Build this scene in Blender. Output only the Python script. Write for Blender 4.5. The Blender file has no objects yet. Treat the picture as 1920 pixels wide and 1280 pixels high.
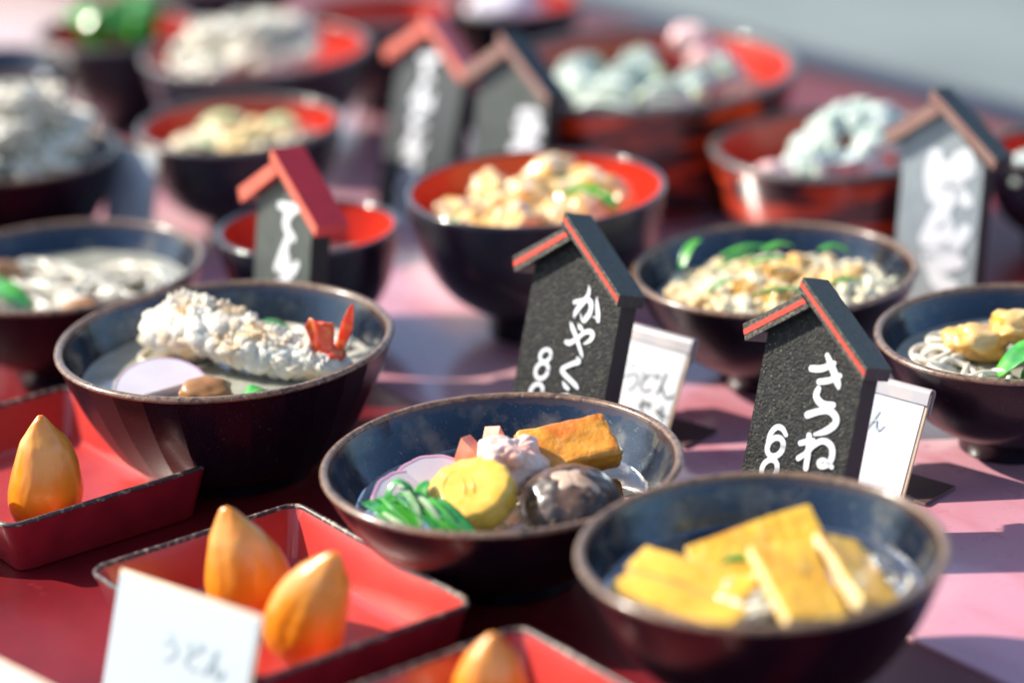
import bpy, bmesh, math, random
from mathutils import Vector, Matrix, Euler, noise
R = math.radians
scene = bpy.context.scene
col = scene.collection

# ---------------------------------------------------------------- camera, sky, sun, exposure
cam_d = bpy.data.cameras.new('camera')
cam = bpy.data.objects.new('camera', cam_d)
col.objects.link(cam)
cam_d.sensor_width = 36.0
cam_d.lens = 100.0
cam_d.clip_start = 0.05
cam_d.clip_end = 100.0
PITCH, ROLL = R(20.5), R(3.0)
cam.location = (0, 0, 0.645)
cam.rotation_euler = (Matrix.Rotation(R(90) - PITCH, 4, 'X') @ Matrix.Rotation(-ROLL, 4, 'Z')).to_euler()
cam_d.dof.use_dof = True
cam_d.dof.focus_distance = 1.545
cam_d.dof.aperture_fstop = 2.3
cam_d.dof.aperture_blades = 0
scene.camera = cam

SUN_EL, SUN_ROT = R(38), R(-73)          # sun from the left, slightly behind the table
world = bpy.data.worlds.new('World')
scene.world = world
world.use_nodes = True
wn = world.node_tree.nodes
sky = wn.new('ShaderNodeTexSky')
sky.sky_type = 'NISHITA'
sky.sun_disc = False
sky.sun_elevation = SUN_EL
sky.sun_rotation = SUN_ROT
bg = wn['Background']
bg.inputs['Strength'].default_value = 0.12
world.node_tree.links.new(sky.outputs['Color'], bg.inputs['Color'])
sun_d = bpy.data.lights.new('sun', 'SUN')
sun_d.energy = 4.2
sun_d.angle = R(0.8)
sun_d.color = (1.0, 0.92, 0.80)
sun = bpy.data.objects.new('sun', sun_d)
col.objects.link(sun)
to_sun = Vector((math.sin(SUN_ROT) * math.cos(SUN_EL), math.cos(SUN_ROT) * math.cos(SUN_EL), math.sin(SUN_EL)))
sun.rotation_euler = to_sun.to_track_quat('Z', 'Y').to_euler()
sun.location = to_sun * 5
scene.view_settings.view_transform = 'Standard'
scene.view_settings.look = 'None'
scene.view_settings.exposure = 0.85
scene.view_settings.gamma = 1.0
scene.cycles.use_denoising = True
scene.cycles.max_bounces = 8
scene.cycles.transparent_max_bounces = 12

# ---------------------------------------------------------------- helpers
random.seed(7)

def srgb(r, g, b):
    f = lambda c: (c / 255 / 12.92) if c / 255 <= 0.04045 else ((c / 255 + 0.055) / 1.055) ** 2.4
    return (f(r), f(g), f(b), 1)

def rgba(c):
    return tuple(c) if len(c) == 4 else tuple(c) + (1,)

def mat(name, base, rough=0.4, mixes=(), bump=None, coat=0.0, coat_rough=0.05, sss=0.0, sss_col=None, spec=0.5,
        coat_ior=1.5, rough_var=0.0, metallic=0.0, ior=1.5, spec_tint=None):
    """mixes: (colour, scale, low, high, strength[, detail[, stretch]]) noise masks laid over the base colour."""
    m = bpy.data.materials.new(name)
    m.use_nodes = True
    nt = m.node_tree
    N, L = nt.nodes, nt.links
    p = N['Principled BSDF']
    p.inputs['Roughness'].default_value = rough
    p.inputs['Specular IOR Level'].default_value = spec
    p.inputs['Metallic'].default_value = metallic
    p.inputs['IOR'].default_value = ior
    if spec_tint: p.inputs['Specular Tint'].default_value = rgba(spec_tint)
    p.inputs['Coat Weight'].default_value = coat
    p.inputs['Coat Roughness'].default_value = coat_rough
    p.inputs['Coat IOR'].default_value = coat_ior
    if sss:
        p.inputs['Subsurface Weight'].default_value = sss
        p.inputs['Subsurface Radius'].default_value = sss_col or (1, 0.6, 0.35)
        p.inputs['Subsurface Scale'].default_value = 0.004
    tc = N.new('ShaderNodeTexCoord')
    cur = None
    prev = rgba(base)
    for k, mx in enumerate(mixes):
        c, sc, lo, hi, st = mx[:5]
        det = mx[5] if len(mx) > 5 else 3
        src = tc.outputs['Object']
        if len(mx) > 6:
            mp = N.new('ShaderNodeMapping')
            mp.inputs['Scale'].default_value = mx[6]
            L.new(src, mp.inputs['Vector'])
            src = mp.outputs['Vector']
        nz = N.new('ShaderNodeTexNoise')
        nz.noise_dimensions = '4D'
        nz.inputs['W'].default_value = k * 3.7
        nz.inputs['Scale'].default_value = sc
        nz.inputs['Detail'].default_value = det
        L.new(src, nz.inputs['Vector'])
        mr = N.new('ShaderNodeMapRange')
        mr.inputs['From Min'].default_value = lo
        mr.inputs['From Max'].default_value = hi
        mr.inputs['To Max'].default_value = st
        L.new(nz.outputs['Fac'], mr.inputs['Value'])
        mix = N.new('ShaderNodeMix')
        mix.data_type = 'RGBA'
        L.new(mr.outputs['Result'], mix.inputs['Factor'])
        if cur is None:
            mix.inputs['A'].default_value = prev
        else:
            L.new(cur, mix.inputs['A'])
        mix.inputs['B'].default_value = rgba(c)
        cur = mix.outputs['Result']
    if cur is None:
        p.inputs['Base Color'].default_value = prev
    else:
        L.new(cur, p.inputs['Base Color'])
    if rough_var:
        nz = N.new('ShaderNodeTexNoise')
        nz.inputs['Scale'].default_value = 90
        nz.inputs['Detail'].default_value = 5
        L.new(tc.outputs['Object'], nz.inputs['Vector'])
        mr = N.new('ShaderNodeMapRange')
        mr.inputs['From Min'].default_value = 0.3
        mr.inputs['From Max'].default_value = 0.7
        mr.inputs['To Min'].default_value = max(0.02, rough - rough_var)
        mr.inputs['To Max'].default_value = rough + rough_var
        L.new(nz.outputs['Fac'], mr.inputs['Value'])
        L.new(mr.outputs['Result'], p.inputs['Roughness'])
    if bump:
        nz = N.new('ShaderNodeTexNoise')
        nz.inputs['Scale'].default_value = bump[0]
        nz.inputs['Detail'].default_value = 4
        L.new(tc.outputs['Object'], nz.inputs['Vector'])
        bp = N.new('ShaderNodeBump')
        bp.inputs['Strength'].default_value = bump[1]
        bp.inputs['Distance'].default_value = bump[2]
        L.new(nz.outputs['Fac'], bp.inputs['Height'])
        L.new(bp.outputs['Normal'], p.inputs['Normal'])
        if coat and len(bump) > 3:
            L.new(bp.outputs['Normal'], p.inputs['Coat Normal'])
    return m

def grooves(m, scale, dist):
    """turned rings: a wave along object z added as bump"""
    nt = m.node_tree
    N, L = nt.nodes, nt.links
    tc = N.new('ShaderNodeTexCoord')
    w = N.new('ShaderNodeTexWave')
    w.bands_direction = 'Z'
    w.inputs['Scale'].default_value = scale
    w.inputs['Distortion'].default_value = 0.4
    L.new(tc.outputs['Object'], w.inputs['Vector'])
    bp = N.new('ShaderNodeBump')
    bp.inputs['Distance'].default_value = dist
    L.new(w.outputs['Fac'], bp.inputs['Height'])
    L.new(bp.outputs['Normal'], N['Principled BSDF'].inputs['Normal'])
    return m

def brown_lip(m, z0, z1, colour):
    """thin brown glaze near the lip of a stoneware bowl, with a ragged lower edge"""
    nt = m.node_tree
    N, L = nt.nodes, nt.links
    p = N['Principled BSDF']
    old = p.inputs['Base Color'].links[0].from_socket
    tc = N.new('ShaderNodeTexCoord')
    sp = N.new('ShaderNodeSeparateXYZ')
    L.new(tc.outputs['Object'], sp.inputs['Vector'])
    nz = N.new('ShaderNodeTexNoise')
    nz.inputs['Scale'].default_value = 160
    nz.inputs['Detail'].default_value = 5
    L.new(tc.outputs['Object'], nz.inputs['Vector'])
    ad = N.new('ShaderNodeMath')
    ad.operation = 'MULTIPLY_ADD'
    ad.inputs[1].default_value = 0.005
    L.new(nz.outputs['Fac'], ad.inputs[0])
    L.new(sp.outputs['Z'], ad.inputs[2])
    mr = N.new('ShaderNodeMapRange')
    mr.inputs['From Min'].default_value = z0 + 0.0025
    mr.inputs['From Max'].default_value = z1 + 0.0025
    L.new(ad.outputs['Value'], mr.inputs['Value'])
    mix = N.new('ShaderNodeMix')
    mix.data_type = 'RGBA'
    L.new(mr.outputs['Result'], mix.inputs['Factor'])
    L.new(old, mix.inputs['A'])
    mix.inputs['B'].default_value = rgba(colour)
    L.new(mix.outputs['Result'], p.inputs['Base Color'])
    return m

def clear_mat(name, tint, refl_rough=0.04, bump=None):
    """thin clear resin broth: tinted see-through sheet with a glossy surface"""
    m = bpy.data.materials.new(name)
    m.use_nodes = True
    nt = m.node_tree
    N, L = nt.nodes, nt.links
    N.remove(N['Principled BSDF'])
    tr = N.new('ShaderNodeBsdfTransparent')
    tr.inputs['Color'].default_value = rgba(tint)
    gl = N.new('ShaderNodeBsdfGlossy')
    gl.inputs['Roughness'].default_value = refl_rough
    fr = N.new('ShaderNodeFresnel')
    fr.inputs['IOR'].default_value = 1.4
    mx = N.new('ShaderNodeMixShader')
    L.new(fr.outputs['Fac'], mx.inputs['Fac'])
    L.new(tr.outputs['BSDF'], mx.inputs[1])
    L.new(gl.outputs['BSDF'], mx.inputs[2])
    L.new(mx.outputs['Shader'], N['Material Output'].inputs['Surface'])
    tc = N.new('ShaderNodeTexCoord')
    nz = N.new('ShaderNodeTexNoise')
    nz.inputs['Scale'].default_value = 70
    L.new(tc.outputs['Object'], nz.inputs['Vector'])
    bp = N.new('ShaderNodeBump')
    bp.inputs['Distance'].default_value = 0.00015
    L.new(nz.outputs['Fac'], bp.inputs['Height'])
    L.new(bp.outputs['Normal'], gl.inputs['Normal'])
    L.new(bp.outputs['Normal'], fr.inputs['Normal'])
    return m

def tag(o, label=None, cat=None, group=None, kind=None):
    if label: o['label'] = label
    if cat: o['category'] = cat
    if group: o['group'] = group
    if kind: o['kind'] = kind
    return o

def empty(name, loc, rz=0.0, label=None, cat=None, group=None, rot=None):
    o = bpy.data.objects.new(name, None)
    o.empty_display_size = 0.02
    col.objects.link(o)
    o.location = loc
    o.rotation_euler = rot if rot is not None else (0, 0, rz)
    return tag(o, label, cat, group)

def link_mesh(name, me, m, parent=None, loc=None, rot=None):
    o = bpy.data.objects.new(name, me)
    col.objects.link(o)
    if m is not None and not me.materials:
        me.materials.append(m)
    if parent: o.parent = parent
    if loc is not None: o.location = loc
    if rot is not None: o.rotation_euler = rot
    return o

def from_bm(name, bm, m, parent=None, loc=None, rot=None, smooth=True, angle=None):
    bmesh.ops.recalc_face_normals(bm, faces=bm.faces)
    me = bpy.data.meshes.new(name)
    bm.to_mesh(me)
    bm.free()
    for f in me.polygons: f.use_smooth = smooth
    if smooth and angle:
        me.set_sharp_from_angle(angle=R(angle))
    return link_mesh(name, me, m, parent, loc, rot)

def add_lathe(bm, prof, n=64, wob=0.0, seed=0.0):
    rings = []
    for (r, z) in prof:
        ring = []
        for k in range(n):
            a = 2 * math.pi * k / n
            rr = r * (1 + wob * noise.noise(Vector((math.cos(a) * 1.5, math.sin(a) * 1.5, z * 20 + seed))))
            ring.append(bm.verts.new((rr * math.cos(a), rr * math.sin(a), z)))
        rings.append(ring)
    for a, b in zip(rings, rings[1:]):
        for k in range(n):
            bm.faces.new((a[k], a[(k + 1) % n], b[(k + 1) % n], b[k]))
    return rings

def smooth_prof(pts, sub=5):
    out = []
    n = len(pts)
    for i in range(n - 1):
        p0, p1, p2, p3 = pts[max(i - 1, 0)], pts[i], pts[i + 1], pts[min(i + 2, n - 1)]
        for s in range(sub):
            t = s / sub
            out.append(tuple(0.5 * ((2 * p1[k]) + (-p0[k] + p2[k]) * t + (2 * p0[k] - 5 * p1[k] + 4 * p2[k] - p3[k]) * t * t
                                    + (-p0[k] + 3 * p1[k] - 3 * p2[k] + p3[k]) * t ** 3) for k in range(len(p1))))
    out.append(tuple(pts[-1]))
    return out

def add_blob(bm, c, rad, rot=(0, 0, 0), sub=3, amp=0.12, freq=1.6, seed=0.0, fine=0.0, ffreq=6.0, squash=None):
    tmp = bmesh.new()
    bmesh.ops.create_icosphere(tmp, subdivisions=sub, radius=1.0)
    M = Matrix.Translation(Vector(c)) @ Euler(rot).to_matrix().to_4x4() @ Matrix.Diagonal((*rad, 1.0))
    off = Vector((seed * 7.31, seed * 3.17, seed * 5.77))
    mp = {}
    for v in tmp.verts:
        d = v.co.normalized()
        k = 1 + amp * noise.noise(d * freq + off) + (fine * noise.noise(d * ffreq + off) if fine else 0)
        p = d * k
        if squash: p = squash(p)
        mp[v.index] = bm.verts.new(M @ p)
    for f in tmp.faces:
        bm.faces.new([mp[v.index] for v in f.verts])
    tmp.free()

def add_box(bm, c, size, rot=(0, 0, 0), bevel=0.0, seg=2):
    tmp = bmesh.new()
    bmesh.ops.create_cube(tmp, size=1.0)
    for v in tmp.verts:
        v.co = Vector((v.co.x * size[0], v.co.y * size[1], v.co.z * size[2]))
    if bevel:
        bmesh.ops.bevel(tmp, geom=list(tmp.edges), offset=bevel, segments=seg, affect='EDGES', profile=0.5)
    M = Matrix.Translation(Vector(c)) @ Euler(rot).to_matrix().to_4x4()
    mp = {v.index: bm.verts.new(M @ v.co) for v in tmp.verts}
    for f in tmp.faces: bm.faces.new([mp[v.index] for v in f.verts])
    tmp.free()

def add_tube(bm, pts, rad, n=8, flat=1.0, cap=True):
    """pts list of Vectors; rad number or list; flat squeezes the section across"""
    pts = [Vector(p) for p in pts]
    if not hasattr(rad, '__len__'): rad = [rad] * len(pts)
    rings = []
    up = Vector((0, 0, 1))
    for i, p in enumerate(pts):
        t = (pts[min(i + 1, len(pts) - 1)] - pts[max(i - 1, 0)]).normalized()
        s = t.cross(up)
        if s.length < 1e-4: s = t.cross(Vector((0, 1, 0)))
        s.normalize()
        b = s.cross(t)
        rings.append([bm.verts.new(p + s * rad[i] * math.cos(2 * math.pi * k / n) + b * rad[i] * flat * math.sin(2 * math.pi * k / n)) for k in range(n)])
    for a, b in zip(rings, rings[1:]):
        for k in range(n):
            bm.faces.new((a[k], a[(k + 1) % n], b[(k + 1) % n], b[k]))
    if cap:
        bm.faces.new(rings[0][::-1])
        bm.faces.new(rings[-1])

def curve3(pts, sub=6):
    return [Vector(p) for p in smooth_prof([tuple(p) for p in pts], sub)]

def prism(bm, poly, y0, y1):
    """polygon in the x/z plane pulled along y"""
    a = [bm.verts.new((x, y0, z)) for x, z in poly]
    b = [bm.verts.new((x, y1, z)) for x, z in poly]
    n = len(poly)
    bm.faces.new(a)
    bm.faces.new(b[::-1])
    for k in range(n):
        bm.faces.new((a[k], b[k], b[(k + 1) % n], a[(k + 1) % n]))

def bevel_all(bm, w, seg=2, min_angle=25):
    es = [e for e in bm.edges if len(e.link_faces) == 2 and e.calc_face_angle(0) > R(min_angle)]
    bmesh.ops.bevel(bm, geom=es, offset=w, segments=seg, affect='EDGES', profile=0.5)

def add_strokes(bm, strokes, y, step=0.00006, k=0.001, fat=1.0):
    """brush strokes as flat ribbons lying in the x/z plane just in front of a face; points are (x, z, width) in mm"""
    for s in strokes:
        pts = smooth_prof(s, 4) if len(s) > 2 else list(s)
        L_, R_ = [], []
        for i, p in enumerate(pts):
            a, b = pts[max(i - 1, 0)], pts[min(i + 1, len(pts) - 1)]
            t = Vector((b[0] - a[0], b[1] - a[1]))
            if t.length < 1e-6: t = Vector((1, 0))
            t.normalize()
            nrm = Vector((-t.y, t.x)) * max(p[2] * fat, 0.05) * 0.5
            L_.append(bm.verts.new(((p[0] + nrm.x) * k, y, (p[1] + nrm.y) * k)))
            R_.append(bm.verts.new(((p[0] - nrm.x) * k, y, (p[1] - nrm.y) * k)))
        for i in range(len(pts) - 1):
            bm.faces.new((L_[i], R_[i], R_[i + 1], L_[i + 1]))
        for q, (i0, i1) in enumerate(((0, 1), (-1, -2))):      # round ends
            p, w = pts[i0], pts[i0][2] * fat
            t = Vector((pts[i0][0] - pts[i1][0], pts[i0][1] - pts[i1][1]))
            if w < 0.3 or t.length < 1e-6: continue
            t.normalize()
            nrm = Vector((-t.y, t.x))
            arc = [bm.verts.new(((p[0] + (nrm.x * math.cos(a) + t.x * math.sin(a)) * w * 0.5) * k, y,
                                 (p[1] + (nrm.y * math.cos(a) + t.y * math.sin(a)) * w * 0.5) * k)) for a in [math.pi * j / 6 for j in range(7)]]
            bm.faces.new(arc)
        y -= step

# kana drawn as brush strokes in a unit box: x to the right, y down
GLYPH = {
 'ki': [[(.2,.22),(.5,.2),(.8,.12)],[(.2,.42),(.5,.4),(.85,.3)],[(.42,.0),(.58,.3),(.75,.62)],[(.25,.66),(.25,.88),(.5,.98),(.75,.95)]],
 'tsu': [[(.08,.3),(.4,.2),(.75,.2),(.92,.45),(.75,.75),(.4,.9)]],
 'ne': [[(.25,.02),(.25,.5),(.22,1.)],[(.05,.3),(.42,.2),(.3,.5),(.03,.8)],[(.12,.75),(.45,.4),(.75,.28),(.92,.5),(.85,.8),(.62,.9),(.55,.75),(.75,.72),(.98,.9)]],
 'u': [[(.35,.02),(.6,.12)],[(.15,.4),(.5,.3),(.78,.4),(.78,.65),(.55,.88),(.3,1.)]],
 'do': [[(.25,.08),(.38,.42)],[(.75,.25),(.35,.5),(.2,.75),(.4,.95),(.85,.92)],[(.72,.02),(.82,.14)],[(.88,.0),(.98,.1)]],
 'n': [[(.5,.02),(.3,.5),(.05,.98)],[(.22,.65),(.45,.5),(.55,.85),(.75,.95),(.98,.65)]],
 'so': [[(.25,.08),(.75,.08),(.4,.35),(.1,.5),(.9,.42)],[(.75,.45),(.4,.6),(.45,.88),(.8,.98)]],
 'ba': [[(.12,.1),(.08,.5),(.15,.95)],[(.35,.35),(.9,.3)],[(.65,.08),(.65,.6),(.55,.92),(.35,.8),(.6,.72),(.95,.95)],[(.82,.02),(.9,.14)]],
 'te': [[(.08,.15),(.5,.12),(.92,.05)],[(.8,.1),(.45,.35),(.4,.7),(.75,.95)]],
 '0': [[(.5 + .32 * math.cos(a), .5 + .45 * math.sin(a)) for a in [math.pi * j / 8 for j in range(17)]]],
 '7': [[(.15,.08),(.8,.08),(.55,.5),(.4,.95)]],
}
def glyphs(names, x, z, size, gap, w, lean=0.0, squeeze=1.0):
    out = []
    for i, g in enumerate(names):
        for s in GLYPH[g]:
            n = len(s)
            out.append([(x + p[0] * size * squeeze - lean * (i * gap + p[1] * size), z - i * gap - p[1] * size,
                         w * (0.75 + 0.5 * math.sin(math.pi * min(1, (j + .6) / n)))) for j, p in enumerate(s)])
    return out
M_TXT= [[(33.34, 100.87, 1.96), (36.74, 102.31, 1.76), (41.11, 103.94, 1.86), (44.32, 103.22, 2.58), (45.68, 100.3, 2.27), (45.22, 96.49, 2.48), (43.55, 93.51, 2.58), (42.02, 91.35, 1.45), (39.74, 93.83, 0.72), (38.81, 95.78, 0.26)], [(41.01, 112.16, 0.31), (42.12, 109.71, 1.34), (41.93, 106.22, 2.06), (40.25, 103.25, 2.58), (37.46, 99.25, 2.58), (35.36, 95.12, 2.06), (34.98, 92.38, 0.62)], [(48.56, 106.68, 0.41), (49.39, 103.13, 1.65), (51.22, 98.18, 2.27), (52.48, 93.65, 1.76)], [(52.24, 94.66, 1.03), (48.15, 95.46, 0.41)], [(32.61, 77.75, 1.86), (35.07, 77.44, 2.37), (39.74, 80.77, 2.06), (44.15, 85.11, 1.96), (47.85, 86.64, 2.37), (50.47, 85.56, 2.27), (49.83, 82.51, 2.06), (47.34, 80.16, 1.34), (45.45, 78.98, 0.52)], [(39.13, 89.19, 0.72), (40.85, 87.66, 2.27), (42.83, 86.45, 1.03)], [(33.36, 89.12, 0.72), (35.32, 86.57, 2.17), (39.12, 81.98, 2.06), (42.7, 76.83, 1.86), (45.27, 73.09, 1.45), (46.65, 70.97, 0.21)], [(42.45, 70.65, 0.72), (44.28, 68.62, 2.58), (40.95, 66.87, 2.27), (36.16, 64.02, 2.06), (33.45, 61.59, 2.27), (35.88, 59.41, 2.37), (40.5, 57.16, 2.27), (45.11, 54.92, 2.17), (47.15, 53.48, 1.03)], [(35.66, 55.08, 0.62), (37.7, 53.1, 1.96), (40.4, 51.79, 1.55)], [(32.46, 44.75, 1.86), (36.14, 46.6, 2.06), (41.35, 47.71, 2.27), (43.49, 44.42, 2.27), (41.07, 40.15, 1.86), (36.58, 35.97, 0.52)]]
M_NUM= [[(23.25, 67.82, 1.76), (22.94, 66.4, 1.76), (22.08, 65.08, 1.76), (20.82, 64.05, 1.76), (19.35, 63.48, 1.76), (17.89, 63.45, 1.76), (16.66, 63.97, 1.76), (15.85, 64.96, 1.76), (15.59, 66.27, 1.76), (15.91, 67.7, 1.76), (16.77, 69.02, 1.76), (18.03, 70.05, 1.76), (19.5, 70.62, 1.76), (20.96, 70.64, 1.76), (22.19, 70.12, 1.76), (22.99, 69.13, 1.76), (23.25, 67.82, 1.76)], [(23.33, 58.97, 1.96), (22.95, 57.12, 1.96), (21.95, 55.41, 1.96), (20.47, 54.1, 1.96), (18.74, 53.38, 1.96), (17.03, 53.38, 1.96), (15.59, 54.09, 1.96), (14.64, 55.4, 1.96), (14.34, 57.11, 1.96), (14.72, 58.97, 1.96), (15.73, 60.68, 1.96), (17.21, 61.99, 1.96), (18.94, 62.69, 1.96), (20.65, 62.69, 1.96), (22.09, 61.98, 1.96), (23.03, 60.67, 1.96), (23.33, 58.97, 1.96)], [(22.15, 46.33, 1.96), (21.78, 44.48, 1.96), (20.8, 42.77, 1.96), (19.36, 41.46, 1.96), (17.69, 40.74, 1.96), (16.02, 40.74, 1.96), (14.62, 41.45, 1.96), (13.7, 42.77, 1.96), (13.41, 44.49, 1.96), (13.78, 46.34, 1.96), (14.76, 48.06, 1.96), (16.2, 49.37, 1.96), (17.88, 50.07, 1.96), (19.55, 50.07, 1.96), (20.94, 49.36, 1.96), (21.85, 48.04, 1.96), (22.15, 46.33, 1.96)], [(21.83, 34.4, 1.96), (21.46, 32.54, 1.96), (20.48, 30.82, 1.96), (19.05, 29.5, 1.96), (17.37, 28.78, 1.96), (15.7, 28.77, 1.96), (14.3, 29.48, 1.96), (13.38, 30.79, 1.96), (13.08, 32.51, 1.96), (13.45, 34.37, 1.96), (14.44, 36.09, 1.96), (15.88, 37.41, 1.96), (17.56, 38.12, 1.96), (19.23, 38.13, 1.96), (20.62, 37.42, 1.96), (21.54, 36.11, 1.96), (21.83, 34.4, 1.96)]]
O_TXT= [[(31.63, 103.77, 3.16), (38.26, 105.13, 3.16), (44.6, 109.16, 2.58)], [(37.84, 97.88, 2.87), (44.26, 100.09, 2.87), (49.66, 103.54, 2.58)], [(39.69, 112.52, 2.3), (44.05, 107.02, 3.44), (49.11, 99.94, 3.44), (50.4, 97.31, 1.72)], [(38.33, 94.19, 2.87), (37.9, 90.01, 3.44), (42.43, 86.9, 3.44), (49.14, 87.75, 2.87)], [(34.75, 79.41, 3.44), (40.67, 82.44, 3.16), (47.14, 84.42, 3.44), (52.16, 82.01, 3.44), (52.39, 78.0, 3.44), (47.57, 73.45, 3.16), (41.35, 70.33, 1.43)], [(38.17, 69.04, 2.87), (39.36, 62.28, 3.16), (39.99, 51.89, 2.87)], [(33.74, 63.96, 2.58), (41.45, 66.84, 2.87), (40.48, 61.95, 2.3), (34.2, 55.84, 2.58)], [(35.53, 56.15, 1.72), (40.89, 63.21, 2.58), (46.73, 68.02, 2.87), (52.49, 66.97, 3.16), (54.61, 62.22, 3.16), (53.33, 57.27, 2.87), (49.05, 54.84, 2.58), (47.23, 56.75, 2.3), (50.26, 58.61, 2.01), (55.67, 56.06, 2.3)]]
O_NUM= [[(23.28, 59.56, 2.75), (22.9, 57.53, 2.75), (21.83, 55.65, 2.75), (20.24, 54.19, 2.75), (18.38, 53.38, 2.75), (16.52, 53.35, 2.75), (14.95, 54.1, 2.75), (13.91, 55.52, 2.75), (13.56, 57.39, 2.75), (13.96, 59.42, 2.75), (15.03, 61.31, 2.75), (16.62, 62.76, 2.75), (18.49, 63.56, 2.75), (20.34, 63.59, 2.75), (21.9, 62.84, 2.75), (22.94, 61.42, 2.75), (23.28, 59.56, 2.75)], [(23.75, 66.14, 2.07), (20.63, 68.99, 2.64), (16.79, 68.74, 2.64), (13.91, 64.26, 2.64), (13.84, 57.74, 2.64)], [(22.22, 47.23, 2.64), (21.84, 45.15, 2.64), (20.8, 43.23, 2.64), (19.25, 41.74, 2.64), (17.44, 40.93, 2.64), (15.63, 40.91, 2.64), (14.1, 41.68, 2.64), (13.09, 43.14, 2.64), (12.75, 45.06, 2.64), (13.14, 47.15, 2.64), (14.18, 49.07, 2.64), (15.73, 50.56, 2.64), (17.55, 51.36, 2.64), (19.36, 51.38, 2.64), (20.87, 50.6, 2.64), (21.88, 49.14, 2.64), (22.22, 47.23, 2.64)]]
N_TXT= [[(-36.43, 41.28, 0.73), (-34.03, 39.34, 0.73)], [(-38.61, 32.57, 0.73), (-33.9, 35.49, 0.73), (-29.72, 35.61, 0.73), (-28.81, 31.94, 0.73), (-30.7, 27.85, 0.73), (-33.61, 25.38, 0.73)], [(-26.49, 38.8, 0.73), (-24.3, 34.62, 0.73)], [(-20.64, 38.42, 0.73), (-24.74, 33.52, 0.73), (-25.11, 29.43, 0.73), (-21.69, 27.41, 0.73), (-17.52, 29.81, 0.73)], [(-17.81, 38.72, 0.73), (-15.96, 36.14, 0.73)], [(-15.22, 39.63, 0.73), (-13.48, 37.36, 0.73)], [(-9.55, 41.22, 0.73), (-10.69, 34.0, 0.73), (-12.28, 28.01, 0.73)], [(-10.25, 32.78, 0.73), (-7.39, 29.45, 0.73), (-4.48, 27.13, 0.73), (-1.95, 28.17, 0.73), (-1.27, 30.17, 0.73)], [(-21.06, 23.36, 0.73), (-20.05, 15.94, 0.73), (-17.06, 14.64, 0.73)], [(-23.11, 18.56, 0.73), (-15.14, 22.05, 0.73), (-15.85, 18.24, 0.73)], [(-9.46, 19.04, 0.73), (-7.92, 17.08, 0.73)], [(-7.42, 19.84, 0.73), (-5.99, 18.19, 0.73)], [(-5.99, 15.21, 0.73), (-4.74, 17.48, 0.73)], [(-5.88, 22.51, 0.73), (-3.2, 13.21, 0.73)], [(-4.46, 17.88, 0.73), (-1.28, 17.09, 0.73)], [(-52.14, 46.93, 0.73), (-48.27, 41.04, 0.73), (-47.81, 35.09, 0.73), (-48.99, 30.12, 0.73)], [(-48.38, 41.35, 0.73), (-45.15, 41.86, 0.73)], [(-43.56, 42.41, 1.59), (-42.52, 41.9, 1.59)], [(-51.41, 53.15, 1.34), (-49.82, 53.49, 0.85)]]
# ---------------------------------------------------------------- materials
M = {}
DUST = ((0.30, 0.32, 0.33), 1500, 0.66, 0.72, 0.55, 2)
def glaze(h):
    return brown_lip(mat('navy_glaze', (0.004, 0.006, 0.014), 0.17, [((0.17, 0.145, 0.10), 50, 0.52, 0.68, 0.7, 7), ((0.22, 0.2, 0.16), 320, 0.62, 0.74, 0.5, 4), DUST],
                    bump=(260, 0.2, 0.0003), ior=1.8, spec_tint=(0.60, 0.80, 1.0), rough_var=0.10), h - 0.0040, h - 0.0032, (0.045, 0.020, 0.012))
M['glaze_out'] = mat('black_lacquer', (0.006, 0.002, 0.008), 0.3, [((0.014, 0.006, 0.012), 60, 0.45, 0.7, 0.6), DUST],
                     coat=0.12, coat_rough=0.12, coat_ior=1.5, bump=(120, 0.12, 0.0004), spec=0.25)
M['rim'] = mat('worn_brown_rim', (0.20, 0.115, 0.065), 0.3, [((0.04, 0.022, 0.018), 220, 0.50, 0.62, 0.8, 5), ((0.5, 0.38, 0.27), 420, 0.56, 0.7, 0.6, 4)], coat=0.6, coat_rough=0.15, bump=(400, 0.3, 0.0003))
M['rim_black'] = mat('black_lacquer_rim', (0.012, 0.008, 0.01), 0.2, [((0.2, 0.15, 0.1), 300, 0.6, 0.7, 0.5)], coat=1.0, coat_rough=0.08)
M['red_in'] = mat('vermilion_lacquer', (0.62, 0.028, 0.008), 0.35, [((0.48, 0.012, 0.006), 40, 0.4, 0.7, 0.7)], coat=0.7, coat_rough=0.15, bump=(200, 0.1, 0.0003))
M['lacquer_ringed'] = grooves(mat('turned_black_lacquer', (0.006, 0.003, 0.012), 0.22, [DUST], coat=0.3, coat_rough=0.1, spec=0.35), 130, 0.0005)
M['tub_out'] = mat('brushed_red_and_black_lacquer', (0.012, 0.005, 0.005), 0.3, [((0.62, 0.05, 0.004), 22, 0.47, 0.6, 1.0, 3, (1, 1, 3.2))], coat=0.7, coat_rough=0.12)
M['rim_grey'] = mat('scuffed_grey_rim', (0.12, 0.105, 0.095), 0.4, [((0.03, 0.02, 0.02), 120, 0.5, 0.62, 0.7)], coat=0.4)
M['tray_in'] = mat('coral_red_lacquer', (0.58, 0.055, 0.04), 0.3, [((0.5, 0.035, 0.03), 30, 0.35, 0.65, 0.8), ((0.2, 0.01, 0.01), 400, 0.7, 0.74, 0.7)], coat=0.6, coat_rough=0.2, bump=(90, 0.12, 0.0005))
M['tray_out'] = mat('shade_dark_red_lacquer', (0.34, 0.02, 0.035), 0.35, [((0.22, 0.012, 0.022), 60, 0.4, 0.65, 0.8)], coat=0.5, coat_rough=0.15)  # darker than the lining: shade on the outer walls put into the colour
M['tray_rim'] = mat('chipped_black_rim', (0.06, 0.04, 0.04), 0.4, [((0.5, 0.4, 0.3), 260, 0.52, 0.66, 0.7, 4)])
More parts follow.
